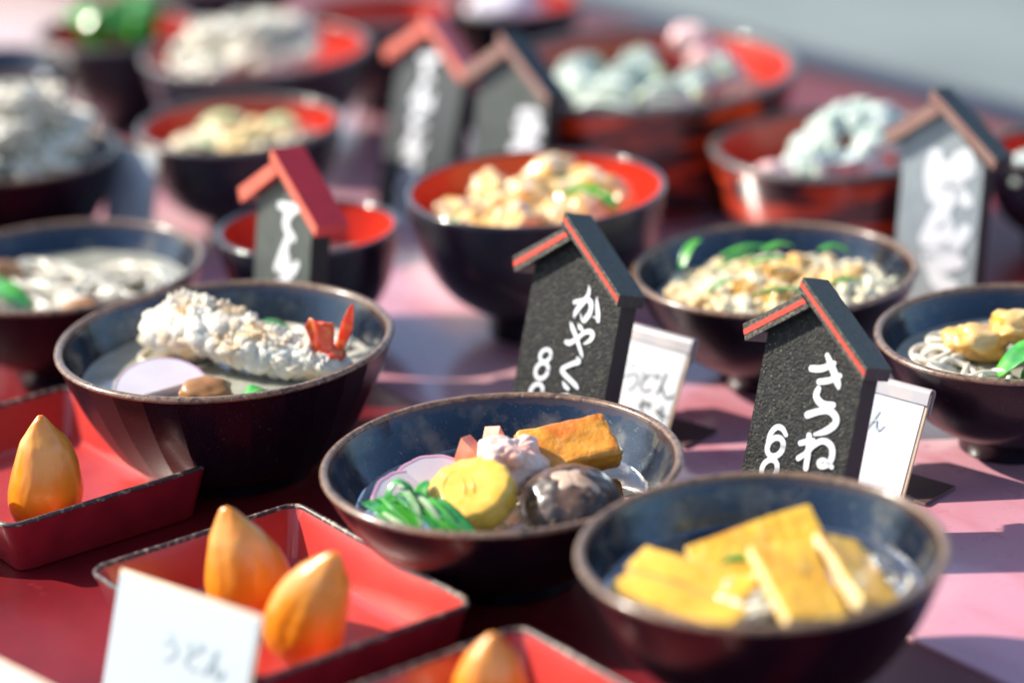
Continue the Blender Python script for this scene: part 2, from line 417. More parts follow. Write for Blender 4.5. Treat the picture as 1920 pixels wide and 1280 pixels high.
M['broth_dark'] = clear_mat('clear_broth', (0.72, 0.72, 0.55))
M['broth_milky'] = mat('cloudy_broth', (0.46, 0.46, 0.38), 0.12, [((0.3, 0.31, 0.25), 60, 0.35, 0.65, 0.8)], coat=1.0, coat_rough=0.03, bump=(70, 0.3, 0.0008))
M['egg'] = mat('yellow_omelette', (0.95, 0.57, 0.075), 0.34, [((0.92, 0.42, 0.03), 75, 0.48, 0.68, 0.8, 6), ((0.94, 0.66, 0.22), 160, 0.55, 0.75, 0.5)], bump=(260, 0.25, 0.0005), coat=0.7, coat_rough=0.14, sss=0.1)
M['egg_line'] = mat('browned_omelette_seam', (0.72, 0.33, 0.025), 0.35, [], coat=0.4)
M['mush'] = mat('shiitake_cap', (0.034, 0.020, 0.015), 0.36, [((0.14, 0.075, 0.045), 60, 0.46, 0.64, 0.9, 7), ((0.45, 0.30, 0.18), 240, 0.58, 0.70, 0.7)], bump=(200, 0.3, 0.0006), coat=0.6, coat_rough=0.26, coat_ior=1.5)
M['mush_cut'] = mat('pale_mushroom_flesh', (0.62, 0.44, 0.31), 0.35, [((0.36, 0.18, 0.1), 120, 0.45, 0.7, 0.8)], bump=(200, 0.4, 0.0006), coat=0.5)
M['chicken'] = mat('poached_white_meat', (0.86, 0.68, 0.60), 0.34, [((0.82, 0.36, 0.26), 60, 0.50, 0.66, 0.8, 6), ((0.9, 0.78, 0.72), 110, 0.5, 0.7, 0.6)], bump=(120, 0.4, 0.001), coat=0.5, coat_rough=0.15, sss=0.3)
M['oyako'] = mat('chicken_in_egg', (0.92, 0.69, 0.38), 0.32, [((0.88, 0.48, 0.08), 55, 0.47, 0.62, 0.9), ((0.93, 0.78, 0.7), 90, 0.52, 0.7, 0.7)], bump=(150, 0.5, 0.001), coat=0.6, coat_rough=0.12, sss=0.3)
M['oyako_egg'] = mat('soft_yellow_egg', (0.87, 0.50, 0.10), 0.3, [((0.9, 0.66, 0.36), 80, 0.45, 0.65, 0.8), ((0.85, 0.38, 0.03), 100, 0.55, 0.7, 0.7)], bump=(160, 0.6, 0.0015), coat=0.7, coat_rough=0.1, sss=0.25)
M['fried'] = mat('fried_tofu_skin', (0.90, 0.36, 0.03), 0.36, [((0.74, 0.17, 0.012), 55, 0.44, 0.62, 0.9, 6), ((0.88, 0.48, 0.12), 180, 0.56, 0.72, 0.7)], bump=(160, 0.8, 0.0016), coat=0.6, coat_rough=0.16, sss=0.1)
M['aburaage'] = mat('golden_tofu_sheet', (0.94, 0.54, 0.045), 0.42, [((0.80, 0.31, 0.012), 45, 0.46, 0.68, 0.7, 6), ((0.92, 0.64, 0.2), 150, 0.55, 0.75, 0.5)], bump=(180, 0.9, 0.0018), coat=0.45, coat_rough=0.22)
M['tofu_pale'] = mat('pale_tofu_cut_side', (0.76, 0.58, 0.30), 0.5, [((0.8, 0.46, 0.14), 120, 0.45, 0.7, 0.6)], bump=(300, 0.5, 0.0006))
M['kama_white'] = mat('white_fish_cake', (0.80, 0.73, 0.76), 0.35, [((0.7, 0.6, 0.68), 60, 0.4, 0.7, 0.5)], coat=0.4, sss=0.3)
M['kama_pink'] = mat('pink_fish_cake_edge', (0.80, 0.40, 0.58), 0.35, [((0.78, 0.56, 0.68), 90, 0.4, 0.7, 0.5)], coat=0.4, sss=0.2)
M['leaf'] = mat('green_leaf', (0.014, 0.19, 0.04), 0.32, [((0.06, 0.42, 0.06), 55, 0.42, 0.62, 0.9, 6), ((0.30, 0.52, 0.26), 150, 0.60, 0.74, 0.6, 5, (1, 3, 1))], bump=(260, 0.7, 0.0006), coat=0.6, coat_rough=0.12, sss=0.1, sss_col=(0.4, 1, 0.3))
M['stem'] = mat('pale_green_stem', (0.52, 0.66, 0.36), 0.3, [((0.25, 0.5, 0.16), 80, 0.45, 0.65, 0.8)], coat=0.6, sss=0.2)
M['onion'] = mat('green_onion', (0.10, 0.46, 0.045), 0.3, [((0.02, 0.22, 0.04), 70, 0.42, 0.64, 0.9)], coat=0.6, coat_rough=0.1)
M['salmon'] = mat('salmon_pink_carrot', (0.82, 0.22, 0.11), 0.35, [((0.86, 0.42, 0.3), 90, 0.45, 0.68, 0.7)], coat=0.5, sss=0.2)
M['noodle'] = mat('white_noodle', (0.76, 0.71, 0.58), 0.3, [((0.66, 0.58, 0.42), 70, 0.4, 0.7, 0.6)], coat=0.6, coat_rough=0.1, sss=0.2)
M['somen'] = mat('grey_green_noodle', (0.62, 0.70, 0.64), 0.35, [((0.44, 0.58, 0.44), 60, 0.42, 0.66, 0.7)], coat=0.6, sss=0.2, bump=(200, 0.4, 0.001))
M['soba_green'] = mat('green_tinted_noodle', (0.52, 0.68, 0.30), 0.35, [((0.7, 0.74, 0.55), 60, 0.42, 0.66, 0.8)], coat=0.5)
M['batter'] = mat('crumbly_tempura_batter', (0.80, 0.73, 0.60), 0.55, [((0.82, 0.52, 0.22), 45, 0.48, 0.66, 0.8), ((0.84, 0.80, 0.72), 160, 0.5, 0.7, 0.6)], bump=(300, 0.8, 0.0015), coat=0.3, sss=0.2)
M['crumb'] = mat('pale_batter_crumb', (0.82, 0.74, 0.52), 0.4, [((0.90, 0.56, 0.18), 24, 0.45, 0.62, 0.85), ((0.72, 0.74, 0.56), 60, 0.5, 0.7, 0.6)], bump=(260, 0.7, 0.0012), coat=0.4, sss=0.2)
M['crumb_egg'] = mat('orange_egg_curd', (0.86, 0.44, 0.07), 0.35, [((0.88, 0.62, 0.28), 60, 0.42, 0.66, 0.8)], bump=(200, 0.6, 0.001), coat=0.5, sss=0.2)
M['shrimp_red'] = mat('red_shrimp_tail', (0.78, 0.045, 0.012), 0.28, [((0.86, 0.24, 0.05), 110, 0.48, 0.64, 0.9), ((0.85, 0.4, 0.3), 200, 0.62, 0.75, 0.6)], coat=0.8, coat_rough=0.08, sss=0.15)
M['brown_food'] = mat('brown_simmered_mushroom', (0.42, 0.20, 0.06), 0.35, [((0.25, 0.1, 0.03), 80, 0.4, 0.7, 0.8)], coat=0.5)
M['inari'] = mat('tofu_pouch', (0.92, 0.30, 0.012), 0.33, [((0.94, 0.48, 0.10), 26, 0.48, 0.66, 0.6), ((0.80, 0.17, 0.006), 50, 0.52, 0.72, 0.7)], bump=(120, 0.3, 0.0010, 1), coat=1.0, coat_rough=0.30, sss=0.1)
M['pink_food'] = mat('pale_pink_garnish', (0.82, 0.42, 0.42), 0.35, [((0.86, 0.66, 0.62), 60, 0.4, 0.66, 0.8)], coat=0.4, sss=0.2)
M['sign'] = mat('dusty_black_board', (0.012, 0.013, 0.013), 0.65, [((0.040, 0.041, 0.031), 190, 0.47, 0.64, 0.9, 8), ((0.004, 0.004, 0.006), 420, 0.52, 0.60, 0.9, 5), ((0.36, 0.34, 0.22), 620, 0.62, 0.70, 0.8, 3)], bump=(600, 1.0, 0.0012), spec=0.35)
M['sign_side'] = mat('black_painted_wood', (0.010, 0.009, 0.014), 0.5, [((0.05, 0.05, 0.05), 500, 0.6, 0.72, 0.5)], bump=(500, 0.3, 0.0004))
M['roof'] = mat('black_roof_slat', (0.018, 0.024, 0.026), 0.45, [((0.06, 0.075, 0.075), 420, 0.45, 0.66, 0.6, 6), ((0.2, 0.2, 0.16), 1100, 0.63, 0.72, 0.5)], bump=(500, 0.5, 0.0006))
M['roof_front'] = mat('frayed_black_roof_edge', (0.035, 0.033, 0.03), 0.6, [((0.16, 0.14, 0.09), 480, 0.48, 0.62, 0.8, 5), ((0.5, 0.42, 0.26), 900, 0.62, 0.72, 0.7)], bump=(600, 0.8, 0.0008))
M['stripe'] = mat('red_painted_stripe', (0.70, 0.055, 0.025), 0.5, [((0.5, 0.04, 0.02), 300, 0.5, 0.66, 0.6), ((0.75, 0.22, 0.12), 600, 0.58, 0.7, 0.5)], bump=(500, 0.5, 0.0005))
M['roof_red'] = mat('bright_red_roof_slat', (0.74, 0.012, 0.022), 0.35, [((0.6, 0.01, 0.02), 60, 0.4, 0.7, 0.7)], coat=0.5, coat_rough=0.2)
M['roof_red_front'] = mat('coral_roof_edge', (0.72, 0.16, 0.10), 0.45, [((0.6, 0.1, 0.07), 90, 0.4, 0.7, 0.6)])
M['roof_tan'] = mat('faded_brown_roof_edge', (0.34, 0.20, 0.16), 0.5, [((0.3, 0.13, 0.11), 90, 0.4, 0.7, 0.7)])
M['board_pale'] = mat('pale_grey_board', (0.34, 0.385, 0.40), 0.5, [((0.25, 0.29, 0.3), 60, 0.42, 0.66, 0.8, 5, (6, 6, 1))], bump=(200, 0.4, 0.0006))
M['board_dark'] = mat('dark_slate_board', (0.055, 0.065, 0.065), 0.5, [((0.03, 0.035, 0.04), 60, 0.42, 0.66, 0.8, 5, (6, 6, 1))], bump=(200, 0.4, 0.0006))
M['board_grey'] = mat('weathered_grey_board', (0.095, 0.11, 0.10), 0.5, [((0.045, 0.055, 0.05), 60, 0.42, 0.66, 0.8, 5, (6, 6, 1))], bump=(200, 0.4, 0.0006))
M['white_paint'] = mat('white_paint', (0.80, 0.82, 0.84), 0.45)
M['paper'] = mat('white_card', (0.66, 0.69, 0.74), 0.5, [((0.60, 0.63, 0.69), 25, 0.4, 0.7, 0.6)])
M['paper_grey'] = mat('pale_grey_card', (0.52, 0.60, 0.64), 0.5, [((0.52, 0.6, 0.62), 25, 0.4, 0.7, 0.6)])
M['cream'] = mat('cream_acrylic_edge', (0.78, 0.60, 0.42), 0.35, [((0.62, 0.45, 0.3), 60, 0.45, 0.7, 0.6)], coat=0.6)
M['curl'] = mat('grey_clear_strip', (0.46, 0.44, 0.45), 0.2, [((0.7, 0.58, 0.48), 60, 0.45, 0.7, 0.6)], coat=1.0, coat_rough=0.05)
M['card_base'] = mat('brown_card_foot', (0.10, 0.05, 0.05), 0.45)
M['ink'] = mat('dark_pen_ink', (0.035, 0.06, 0.065), 0.5)
M['ink_pale'] = mat('blue_grey_pen_ink', (0.34, 0.43, 0.47), 0.5)
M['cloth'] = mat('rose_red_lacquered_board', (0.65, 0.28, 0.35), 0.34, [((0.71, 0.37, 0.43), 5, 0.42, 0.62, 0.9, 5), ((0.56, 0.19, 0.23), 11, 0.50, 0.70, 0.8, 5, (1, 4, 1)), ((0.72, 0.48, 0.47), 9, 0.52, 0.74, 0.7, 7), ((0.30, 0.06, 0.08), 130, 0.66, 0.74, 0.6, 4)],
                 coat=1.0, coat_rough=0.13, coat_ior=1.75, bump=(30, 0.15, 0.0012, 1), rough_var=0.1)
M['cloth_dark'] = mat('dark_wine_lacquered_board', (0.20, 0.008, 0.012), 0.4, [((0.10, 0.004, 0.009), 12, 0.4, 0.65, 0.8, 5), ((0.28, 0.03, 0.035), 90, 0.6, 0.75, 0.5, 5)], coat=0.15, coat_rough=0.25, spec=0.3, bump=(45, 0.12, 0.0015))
M['table_edge'] = mat('black_table_trim', (0.02, 0.012, 0.02), 0.4, [], coat=0.4)
M['ground'] = mat('pale_concrete', (0.21, 0.25, 0.25), 0.85, [((0.13, 0.16, 0.16), 2.2, 0.4, 0.65, 0.8, 6), ((0.33, 0.36, 0.35), 40, 0.5, 0.7, 0.5, 6)], bump=(60, 0.4, 0.004))
for h_ in (0.065, 0.068, 0.070, 0.080):
    M['glaze_in%.3f' % h_] = glaze(h_)

# ---------------------------------------------------------------- ground and table
bm = bmesh.new()
vs = [bm.verts.new(p) for p in ((-40, -40, 0), (40, -40, 0), (40, 40, 0), (-40, 40, 0))]
bm.faces.new(vs)
g = from_bm('ground', bm, M['ground'], loc=(0, 0, -0.72))
tag(g, 'pale grey concrete ground beyond the table edge', 'ground', kind='structure')

TD = R(-54.5)                            # the boards' direction in plan
table = empty('display_table', (0, 0, 0), TD, 'rose red lacquered board table carrying every dish, card and sign', 'table')
# local x runs along the boards, local y across them towards the far edge
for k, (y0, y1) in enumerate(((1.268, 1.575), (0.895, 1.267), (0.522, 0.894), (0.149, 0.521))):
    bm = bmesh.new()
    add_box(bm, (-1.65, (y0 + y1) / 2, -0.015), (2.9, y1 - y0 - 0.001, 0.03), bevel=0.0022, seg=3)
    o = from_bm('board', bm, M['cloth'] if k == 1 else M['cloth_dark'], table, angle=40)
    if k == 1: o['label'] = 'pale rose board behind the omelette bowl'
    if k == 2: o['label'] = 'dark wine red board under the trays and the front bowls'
bm = bmesh.new()
add_box(bm, (-1.65, 1.6005, -0.016), (2.93, 0.050, 0.040), bevel=0.003)
from_bm('edge_trim', bm, M['table_edge'], table, angle=40)
for y in (1.53, 0.22):
    bm = bmesh.new()
    add_box(bm, (-1.65, y, -0.085), (2.8, 0.025, 0.10), bevel=0.002)
    from_bm('apron', bm, M['table_edge'], table, angle=40)
    for x in (-3.0, -0.32):
        bm = bmesh.new()
        add_box(bm, (x, y + (0.045 if y < 1 else -0.045), -0.372), (0.06, 0.06, 0.69), bevel=0.004)
        from_bm('leg', bm, M['table_edge'], table, angle=40)

# ---------------------------------------------------------------- bowls
PROF = {   # outer wall from the foot upwards and the foot ring, in rim radii and heights
 'udon': dict(foot=[(.0, .05), (.34, .05), (.36, .0), (.40, .0), (.405, .13), (.43, .165)],
              wall=[(.43, .165), (.55, .22), (.70, .36), (.84, .58), (.935, .80), (.985, .95), (1.0, 1.0)]),
 'donburi': dict(foot=[(.0, .06), (.36, .06), (.38, .0), (.42, .0), (.415, .15), (.43, .185)],
                 wall=[(.43, .185), (.58, .23), (.76, .36), (.89, .55), (.965, .78), (.995, .93), (1.0, 1.0)]),
 'deep': dict(foot=[(.0, .04), (.40, .04), (.42, .0), (.47, .0), (.48, .07), (.52, .10)],
              wall=[(.52, .10), (.66, .20), (.76, .36), (.86, .58), (.94, .80), (.985, .95), (1.0, 1.0)]),
 'tub': dict(foot=[(.0, .04), (.66, .04), (.68, .0), (.73, .0), (.74, .05), (.76, .07)],
             wall=[(.76, .07), (.82, .16), (.88, .38), (.94, .66), (.985, .92), (1.0, 1.0)]),
}
def bowl(name, xy, rad, h, kind, label, cat, group, outer, inner, rim, facets=0, rz=0.0, thick=0.004, lip=0.0024, wob=0.006):
    t = empty(name, (xy[0], xy[1], 0.0006), rz, label, cat, group)
    inner = inner or M['glaze_in%.3f' % h]
    P = PROF[kind]
    n = facets or 72
    seed = xy[0] * 50
    bm = bmesh.new()
    add_lathe(bm, [(r * rad, z * h) for r, z in smooth_prof(P['wall'], 4)], n, wob, seed)
    from_bm('outer_wall', bm, outer, t, smooth=not facets)
    bm = bmesh.new()
    add_lathe(bm, [(max(r * rad, 1e-5), z * h) for r, z in P['foot']], n, 0)
    from_bm('foot_ring', bm, outer, t, angle=40)
    ins = [(max(r * rad - thick, 0.001), z * h + thick * (1.2 - 1.2 * z)) for r, z in smooth_prof(P['wall'], 4)]
    floor = ins[0][1]
    ins = [(1e-5, floor - 0.001), (ins[0][0] * .5, floor - 0.0008)] + ins
    bm = bmesh.new()
    add_lathe(bm, ins, 72, wob, seed)
    from_bm('inner_wall', bm, inner, t)
    bm = bmesh.new()
    c = (rad - thick * 0.5, h)
    add_lathe(bm, [(c[0] + lip * math.cos(a), c[1] + lip * 0.8 * math.sin(a)) for a in [math.pi * 2 * j / 12 for j in range(13)]], 96, wob, seed)
    from_bm('rim', bm, rim, t)
    return t

def inner_r(kind, rad, zf, thick=0.004):
    w = PROF[kind]['wall']
    for (r0, z0), (r1, z1) in zip(w, w[1:]):
        if z0 <= zf <= z1:
            return (r0 + (r1 - r0) * (zf - z0) / (z1 - z0)) * rad - thick
    return rad - thick

def broth(xy, rad, h, kind, zf, m, label):
    """liquid level disc, its edge climbing the wall a little"""
    r = inner_r(kind, rad, zf) + 0.0012
    bm = bmesh.new()
    prof = [(1e-5, 0.0), (r * .35, 0.0), (r * .7, 0.0), (r * .93, 0.0), (r * .98, 0.0004), (r, 0.0012)]
    add_lathe(bm, prof, 64, 0)
    for v in bm.verts:
        v.co.z += 0.0007 * noise.noise(v.co * 60)
    o = from_bm('broth', bm, m, loc=(xy[0], xy[1], h * zf))
    return tag(o, label, 'broth', kind='stuff')

UD = 'black stoneware noodle bowls'
A = ((-0.0086, 1.3715), 0.0951, 0.065)
bowl('noodle_bowl', *A, 'udon', 'black noodle bowl with omelette and shiitake, in front of the two hiragana sign', 'bowl', UD, M['glaze_out'], None, M['rim'])
Bb = ((0.1121, 1.2162), 0.0878, 0.080)
bowl('noodle_bowl', *Bb, 'udon', 'black noodle bowl with sheets of golden tofu, nearest at the right', 'bowl', UD, M['glaze_out'], None, M['rim'], rz=1)
Cc = ((-0.1654, 1.5385), 0.0974, 0.080)
bowl('noodle_bowl', *Cc, 'deep', 'deep faceted black bowl with the tempura shrimp and red tail', 'bowl', UD, M['glaze_out'], None, M['rim'], facets=30, rz=2)
Dd = ((0.0205, 1.7475), 0.0834, 0.095)
bowl('rice_bowl', *Dd, 'donburi', 'tall black bowl with red lining holding chicken and egg', 'bowl', 'red lined rice bowls', M['lacquer_ringed'], M['red_in'], M['rim_black'], thick=0.003, lip=0.0018)
Ee = ((0.1623, 1.6393), 0.0873, 0.070)
bowl('noodle_bowl', *Ee, 'udon', 'black noodle bowl heaped with pale batter crumbs and green onion slivers', 'bowl', UD, M['glaze_out'], None, M['rim'], rz=3)
Ff = ((-0.1281, 1.7508), 0.0590, 0.075)
bowl('rice_bowl', *Ff, 'donburi', 'small red lined black bowl behind the red roofed sign', 'bowl', 'red lined rice bowls', M['lacquer_ringed'], M['red_in'], M['rim_black'], thick=0.003, lip=0.0022, rz=1)
Gg = ((-0.2830, 1.7159), 0.0905, 0.070)
bowl('noodle_bowl', *Gg, 'udon', 'black noodle bowl cut by the left edge, behind the shrimp bowl', 'bowl', UD, M['glaze_out'], None, M['rim'], rz=4)
Hh = ((0.2868, 1.5134), 0.0800, 0.068)
bowl('noodle_bowl', *Hh, 'udon', 'black noodle bowl cut by the right edge, with orange and green topping', 'bowl', UD, M['glaze_out'], None, M['rim'], rz=5)
Tt = ((0.1040, 2.0420), 0.1180, 0.090)
bowl('lacquer_tub', *Tt, 'tub', 'wide red lined tub with pale noodle bundles at the top of the picture', 'tub', 'red lacquer tubs', M['tub_out'], M['red_in'], M['rim_grey'], thick=0.006, lip=0.004)
Uu = ((0.2300, 1.8930), 0.0850, 0.070)
bowl('lacquer_tub', *Uu, 'tub', 'red lined tub with white food and a pink fish cake, right of the wide tub', 'tub', 'red lacquer tubs', M['tub_out'], M['red_in'], M['rim_grey'], thick=0.005, lip=0.0036, rz=2)
Vv = ((-0.1884, 1.9863), 0.0735, 0.080)
bowl('rice_bowl', *Vv, 'donburi', 'red lined black bowl with yellow green salad behind the red roofed sign', 'bowl', 'red lined rice bowls', M['lacquer_ringed'], M['red_in'], M['rim_grey'], thick=0.003, lip=0.003, rz=2)
Ww = ((-0.1892, 2.1801), 0.0890, 0.085)
bowl('rice_bowl', *Ww, 'donburi', 'red lined black bowl heaped with white noodles at the upper left', 'bowl', 'red lined rice bowls', M['lacquer_ringed'], M['red_in'], M['rim_grey'], thick=0.003, lip=0.003, rz=3)
Xx = ((-0.3420, 1.9403), 0.0705, 0.080)
bowl('noodle_bowl', *Xx, 'udon', 'black bowl heaped high with pale noodles at the far left', 'bowl', UD, M['glaze_out'], None, M['rim'], rz=6)
AA = ((-0.3100, 2.2850), 0.0660, 0.080)
bowl('rice_bowl', *AA, 'donburi', 'red lined black bowl of green leaves in the top left corner', 'bowl', 'red lined rice bowls', M['lacquer_ringed'], M['red_in'], M['rim_grey'], thick=0.003, lip=0.003, rz=4)
YY = ((0.0173, 2.3549), 0.0560, 0.070)
bowl('rice_bowl', *YY, 'donburi', 'red lined bowl with white food at the middle of the top edge', 'bowl', 'red lined rice bowls', M['lacquer_ringed'], M['red_in'], M['rim_grey'], thick=0.003, lip=0.003, rz=5)
ZZ = ((0.3760, 1.8565), 0.0470, 0.070)
bowl('rice_bowl', *ZZ, 'donburi', 'small red lined bowl at the right edge behind the grey sign', 'bowl', 'red lined rice bowls', M['lacquer_ringed'], M['red_in'], M['rim_grey'], thick=0.003, lip=0.003, rz=6)

KK = ((-0.4050, 2.1800), 0.0700, 0.080)  # made-up bowl, added to darken this corner of the table
bowl('noodle_bowl', *KK, 'udon', 'added black bowl of brown broth darkening the top left corner behind the tall noodle heap', 'bowl', UD, M['glaze_out'], None, M['rim'], rz=8)
broth(*KK, 'udon', 0.8, M['mush'], 'brown broth in the added bowl at the top left corner')
PP = ((-0.2500, 2.4600), 0.0720, 0.085)  # made-up bowl, added to cover the rose board and cast shade on it
bowl('rice_bowl', *PP, 'donburi', 'added red lined bowl at the top edge, darkening the table behind the upper left white noodles', 'bowl', 'red lined rice bowls', M['lacquer_ringed'], M['red_in'], M['rim_grey'], thick=0.003, lip=0.003, rz=9)
QQ = ((-0.0950, 2.3000), 0.0620, 0.080)  # second made-up bowl, added for its shade on the back of the table
bowl('rice_bowl', *QQ, 'donburi', 'added red lined bowl at the top edge, darkening the table behind the long lettered sign', 'bowl', 'red lined rice bowls', M['lacquer_ringed'], M['red_in'], M['rim_grey'], thick=0.003, lip=0.003, rz=10)
broth(*PP, 'donburi', 0.7, M['broth_milky'], 'pale soup in the added red bowl behind the upper left white noodles')
broth(*QQ, 'donburi', 0.7, M['broth_milky'], 'pale soup in the added red bowl behind the long lettered sign')
broth(*A, 'udon', 0.66, M['broth_dark'], 'clear broth around the omelette and shiitake')
broth(*Bb, 'udon', 0.74, M['broth_dark'], 'clear broth around the golden tofu sheets')
broth(*Cc, 'deep', 0.74, M['broth_milky'], 'cloudy broth under the tempura shrimp')
broth(*Ee, 'udon', 0.72, M['broth_dark'], 'clear broth under the batter crumbs')
broth(*Ff, 'donburi', 0.62, M['broth_milky'], 'pale soup in the small red lined bowl')
broth(*Gg, 'udon', 0.76, M['broth_milky'], 'pale soup in the bowl at the left edge')
broth(*Hh, 'udon', 0.76, M['broth_milky'], 'pale soup in the bowl at the right edge')

# ---------------------------------------------------------------- trays
def rrect(w, d, r, z, n=6):
    out = []
    for cx, cy, a0 in ((w / 2 - r, d / 2 - r, 0), (-w / 2 + r, d / 2 - r, 90), (-w / 2 + r, -d / 2 + r, 180), (w / 2 - r, -d / 2 + r, 270)):
        for k in range(n + 1):
            a = R(a0 + 90 * k / n)
            out.append((cx + r * math.cos(a), cy + r * math.sin(a), z))
    return out
def loft(bm, loops, cap0=False, cap1=False):
    rs = [[bm.verts.new(p) for p in lp] for lp in loops]
    n = len(rs[0])
    for a, b in zip(rs, rs[1:]):
        for k in range(n):
            bm.faces.new((a[k], a[(k + 1) % n], b[(k + 1) % n], b[k]))
    if cap0: bm.faces.new(rs[0][::-1])
    if cap1: bm.faces.new(rs[-1])
def tray(corner, rz, label, w=0.168, d=0.128, h=0.031):
    """corner: plan position of the corner that points to the right of the picture; x runs from the back corner to it"""
    c, s = math.cos(rz), math.sin(rz)
    cx = corner[0] - c * w / 2 + s * d / 2 * 1
    cy = corner[1] - s * w / 2 - c * d / 2 * 1
    t = empty('food_tray', (cx, cy, 0.0006), rz, label, 'tray', 'red lacquer trays')
    bm = bmesh.new()
    loft(bm, [rrect(w - .020, d - .020, .006, 0), rrect(w - .016, d - .016, .007, .002), rrect(w - .003, d - .003, .009, h - .003), rrect(w, d, .010, h)], cap0=True)
    from_bm('outer_wall', bm, M['tray_out'], t, angle=35)
    bm = bmesh.new()
    loft(bm, [rrect(w - .005, d - .005, .008, h), rrect(w - .009, d - .009, .007, h - .004), rrect(w - .022, d - .022, .006, .007), rrect(w - .030, d - .030, .005, .0045)], cap1=True)
    from_bm('inner_lining', bm, M['tray_in'], t, angle=35)
    bm = bmesh.new()
    loft(bm, [rrect(w, d, .010, h), rrect(w + .0006, d + .0006, .0103, h + .0012), rrect(w - .001, d - .001, .0098, h + .0022), rrect(w - .0045, d - .0045, .0082, h + .0020), rrect(w - .005, d - .005, .008, h)])
    from_bm('rim', bm, M['tray_rim'], t)
    return t
TR = R(-55)
tray((-0.0240, 1.2715), TR, 'red tray with two orange tofu pouches, in front of the omelette bowl')
tray((0.0940, 1.1080), TR, 'red tray cut by the bottom edge, one pouch tip showing')
tray((-0.1703, 1.4660), TR, 'red tray at the left edge in front of the shrimp bowl')

def pouch(xy, z, length, wid, thick, lean, rz, seed, label):
    """tofu pouch: a plump rounded pillow drawn up into a blunt tip, creased along its seam"""
    bm = bmesh.new()
    def sq(p):
        u = (p.z + 1) / 2                          # 0 at the seat, 1 at the tip
        k = (1.12 - 0.60 * u) * (1 - 0.30 * max(0, (u - 0.78) / 0.22))
        x, y = p.x * k, p.y * k
        x += 0.05 * math.sin(u * 5 + seed)
        crease = 0.025 * math.exp(-((x + 0.18) / 0.12) ** 2) * (0.4 + u)
        y *= 1 - crease
        return Vector((x, y, p.z * 1.0 + 0.06 * noise.noise(Vector((x * 2, y * 2, seed)))))
    add_blob(bm, (0, 0, 0), (wid / 2, thick / 2, length / 2), sub=5, amp=0.05, freq=1.4, seed=seed, fine=0.018, ffreq=5, squash=sq)
    # seat it: the lowest point rests at z
    e = Euler(lean)
    Mx = e.to_matrix()
    lo = min((Mx @ v.co).z for v in bm.verts)
    o = from_bm('tofu_pouch', bm, M['inari'], loc=(xy[0], xy[1], z - lo), rot=e)
    return tag(o, label, 'tofu pouch', 'tofu pouches in the red trays')
TZ = 0.0052
pouch((-0.1040, 1.2600), TZ, 0.072, 0.048, 0.038, (R(4), R(26), R(-20)), 0, 2.0, 'orange tofu pouch nearest the right corner of its red tray')
pouch((-0.1425, 1.3130), TZ, 0.068, 0.052, 0.040, (R(4), R(-8), R(-10)), 0, 5.0, 'orange tofu pouch at the back of its red tray, left of its twin')
pouch((-0.0175, 1.1950), TZ, 0.050, 0.042, 0.036, (R(4), R(4), 0), 0, 8.0, 'orange tofu pouch cut off by the bottom edge')
pouch((-0.2600, 1.4420), TZ, 0.072, 0.048, 0.040, (R(4), R(2), R(20)), 0, 11.0, 'pale orange tofu pouch in the tray at the left edge')
pouch((-0.3120, 1.4300), TZ, 0.066, 0.046, 0.040, (R(4), R(-4), R(30)), 0, 13.0, 'tofu pouch cut off by the left edge of the picture')

# ---------------------------------------------------------------- dishes
def solid(name, m, loc, builder, label, cat, rot=(0, 0, 0), group=None, angle=None):
    bm = bmesh.new()
    builder(bm)
    o = from_bm(name, bm, m, loc=loc, rot=rot, angle=angle)
    return tag(o, label, cat, group)

def leaf_blade(bm, pts, width, cup=0.3, n=5):
    """a leaf: a curved strip with a raised midrib, real thickness from two skins"""
    P = curve3(pts, 4)
    rows = []
    for i, p in enumerate(P):
        u = i / (len(P) - 1)
        w = width * (math.sin(math.pi * (0.06 + 0.92 * u)) ** 0.75) * 0.5
        t = (P[min(i + 1, len(P) - 1)] - P[max(i - 1, 0)]).normalized()
        s = t.cross(Vector((0, 0, 1)))
        if s.length < 1e-3: s = Vector((1, 0, 0))
        s.normalize()
        b = s.cross(t)
        rows.append([(p + s * w * (2 * j / n - 1) + b * w * cup * abs(2 * j / n - 1) ** 1.5, b) for j in range(n + 1)])
    th = 0.00035
    top = [[bm.verts.new(q + b * th) for q, b in r] for r in rows]
    bot = [[bm.verts.new(q - b * th) for q, b in r] for r in rows]
    for i in range(len(rows) - 1):
        for j in range(n):
            bm.faces.new((top[i][j], top[i][j + 1], top[i + 1][j + 1], top[i + 1][j]))
            bm.faces.new((bot[i][j], bot[i + 1][j], bot[i + 1][j + 1], bot[i][j + 1]))
        bm.faces.new((top[i][0], top[i + 1][0], bot[i + 1][0], bot[i][0]))
        bm.faces.new((top[i][n], bot[i][n], bot[i + 1][n], top[i + 1][n]))
    for j in range(n):
        bm.faces.new((top[0][j], bot[0][j], bot[0][j + 1], top[0][j + 1]))
        bm.faces.new((top[-1][j], top[-1][j + 1], bot[-1][j + 1], bot[-1][j]))

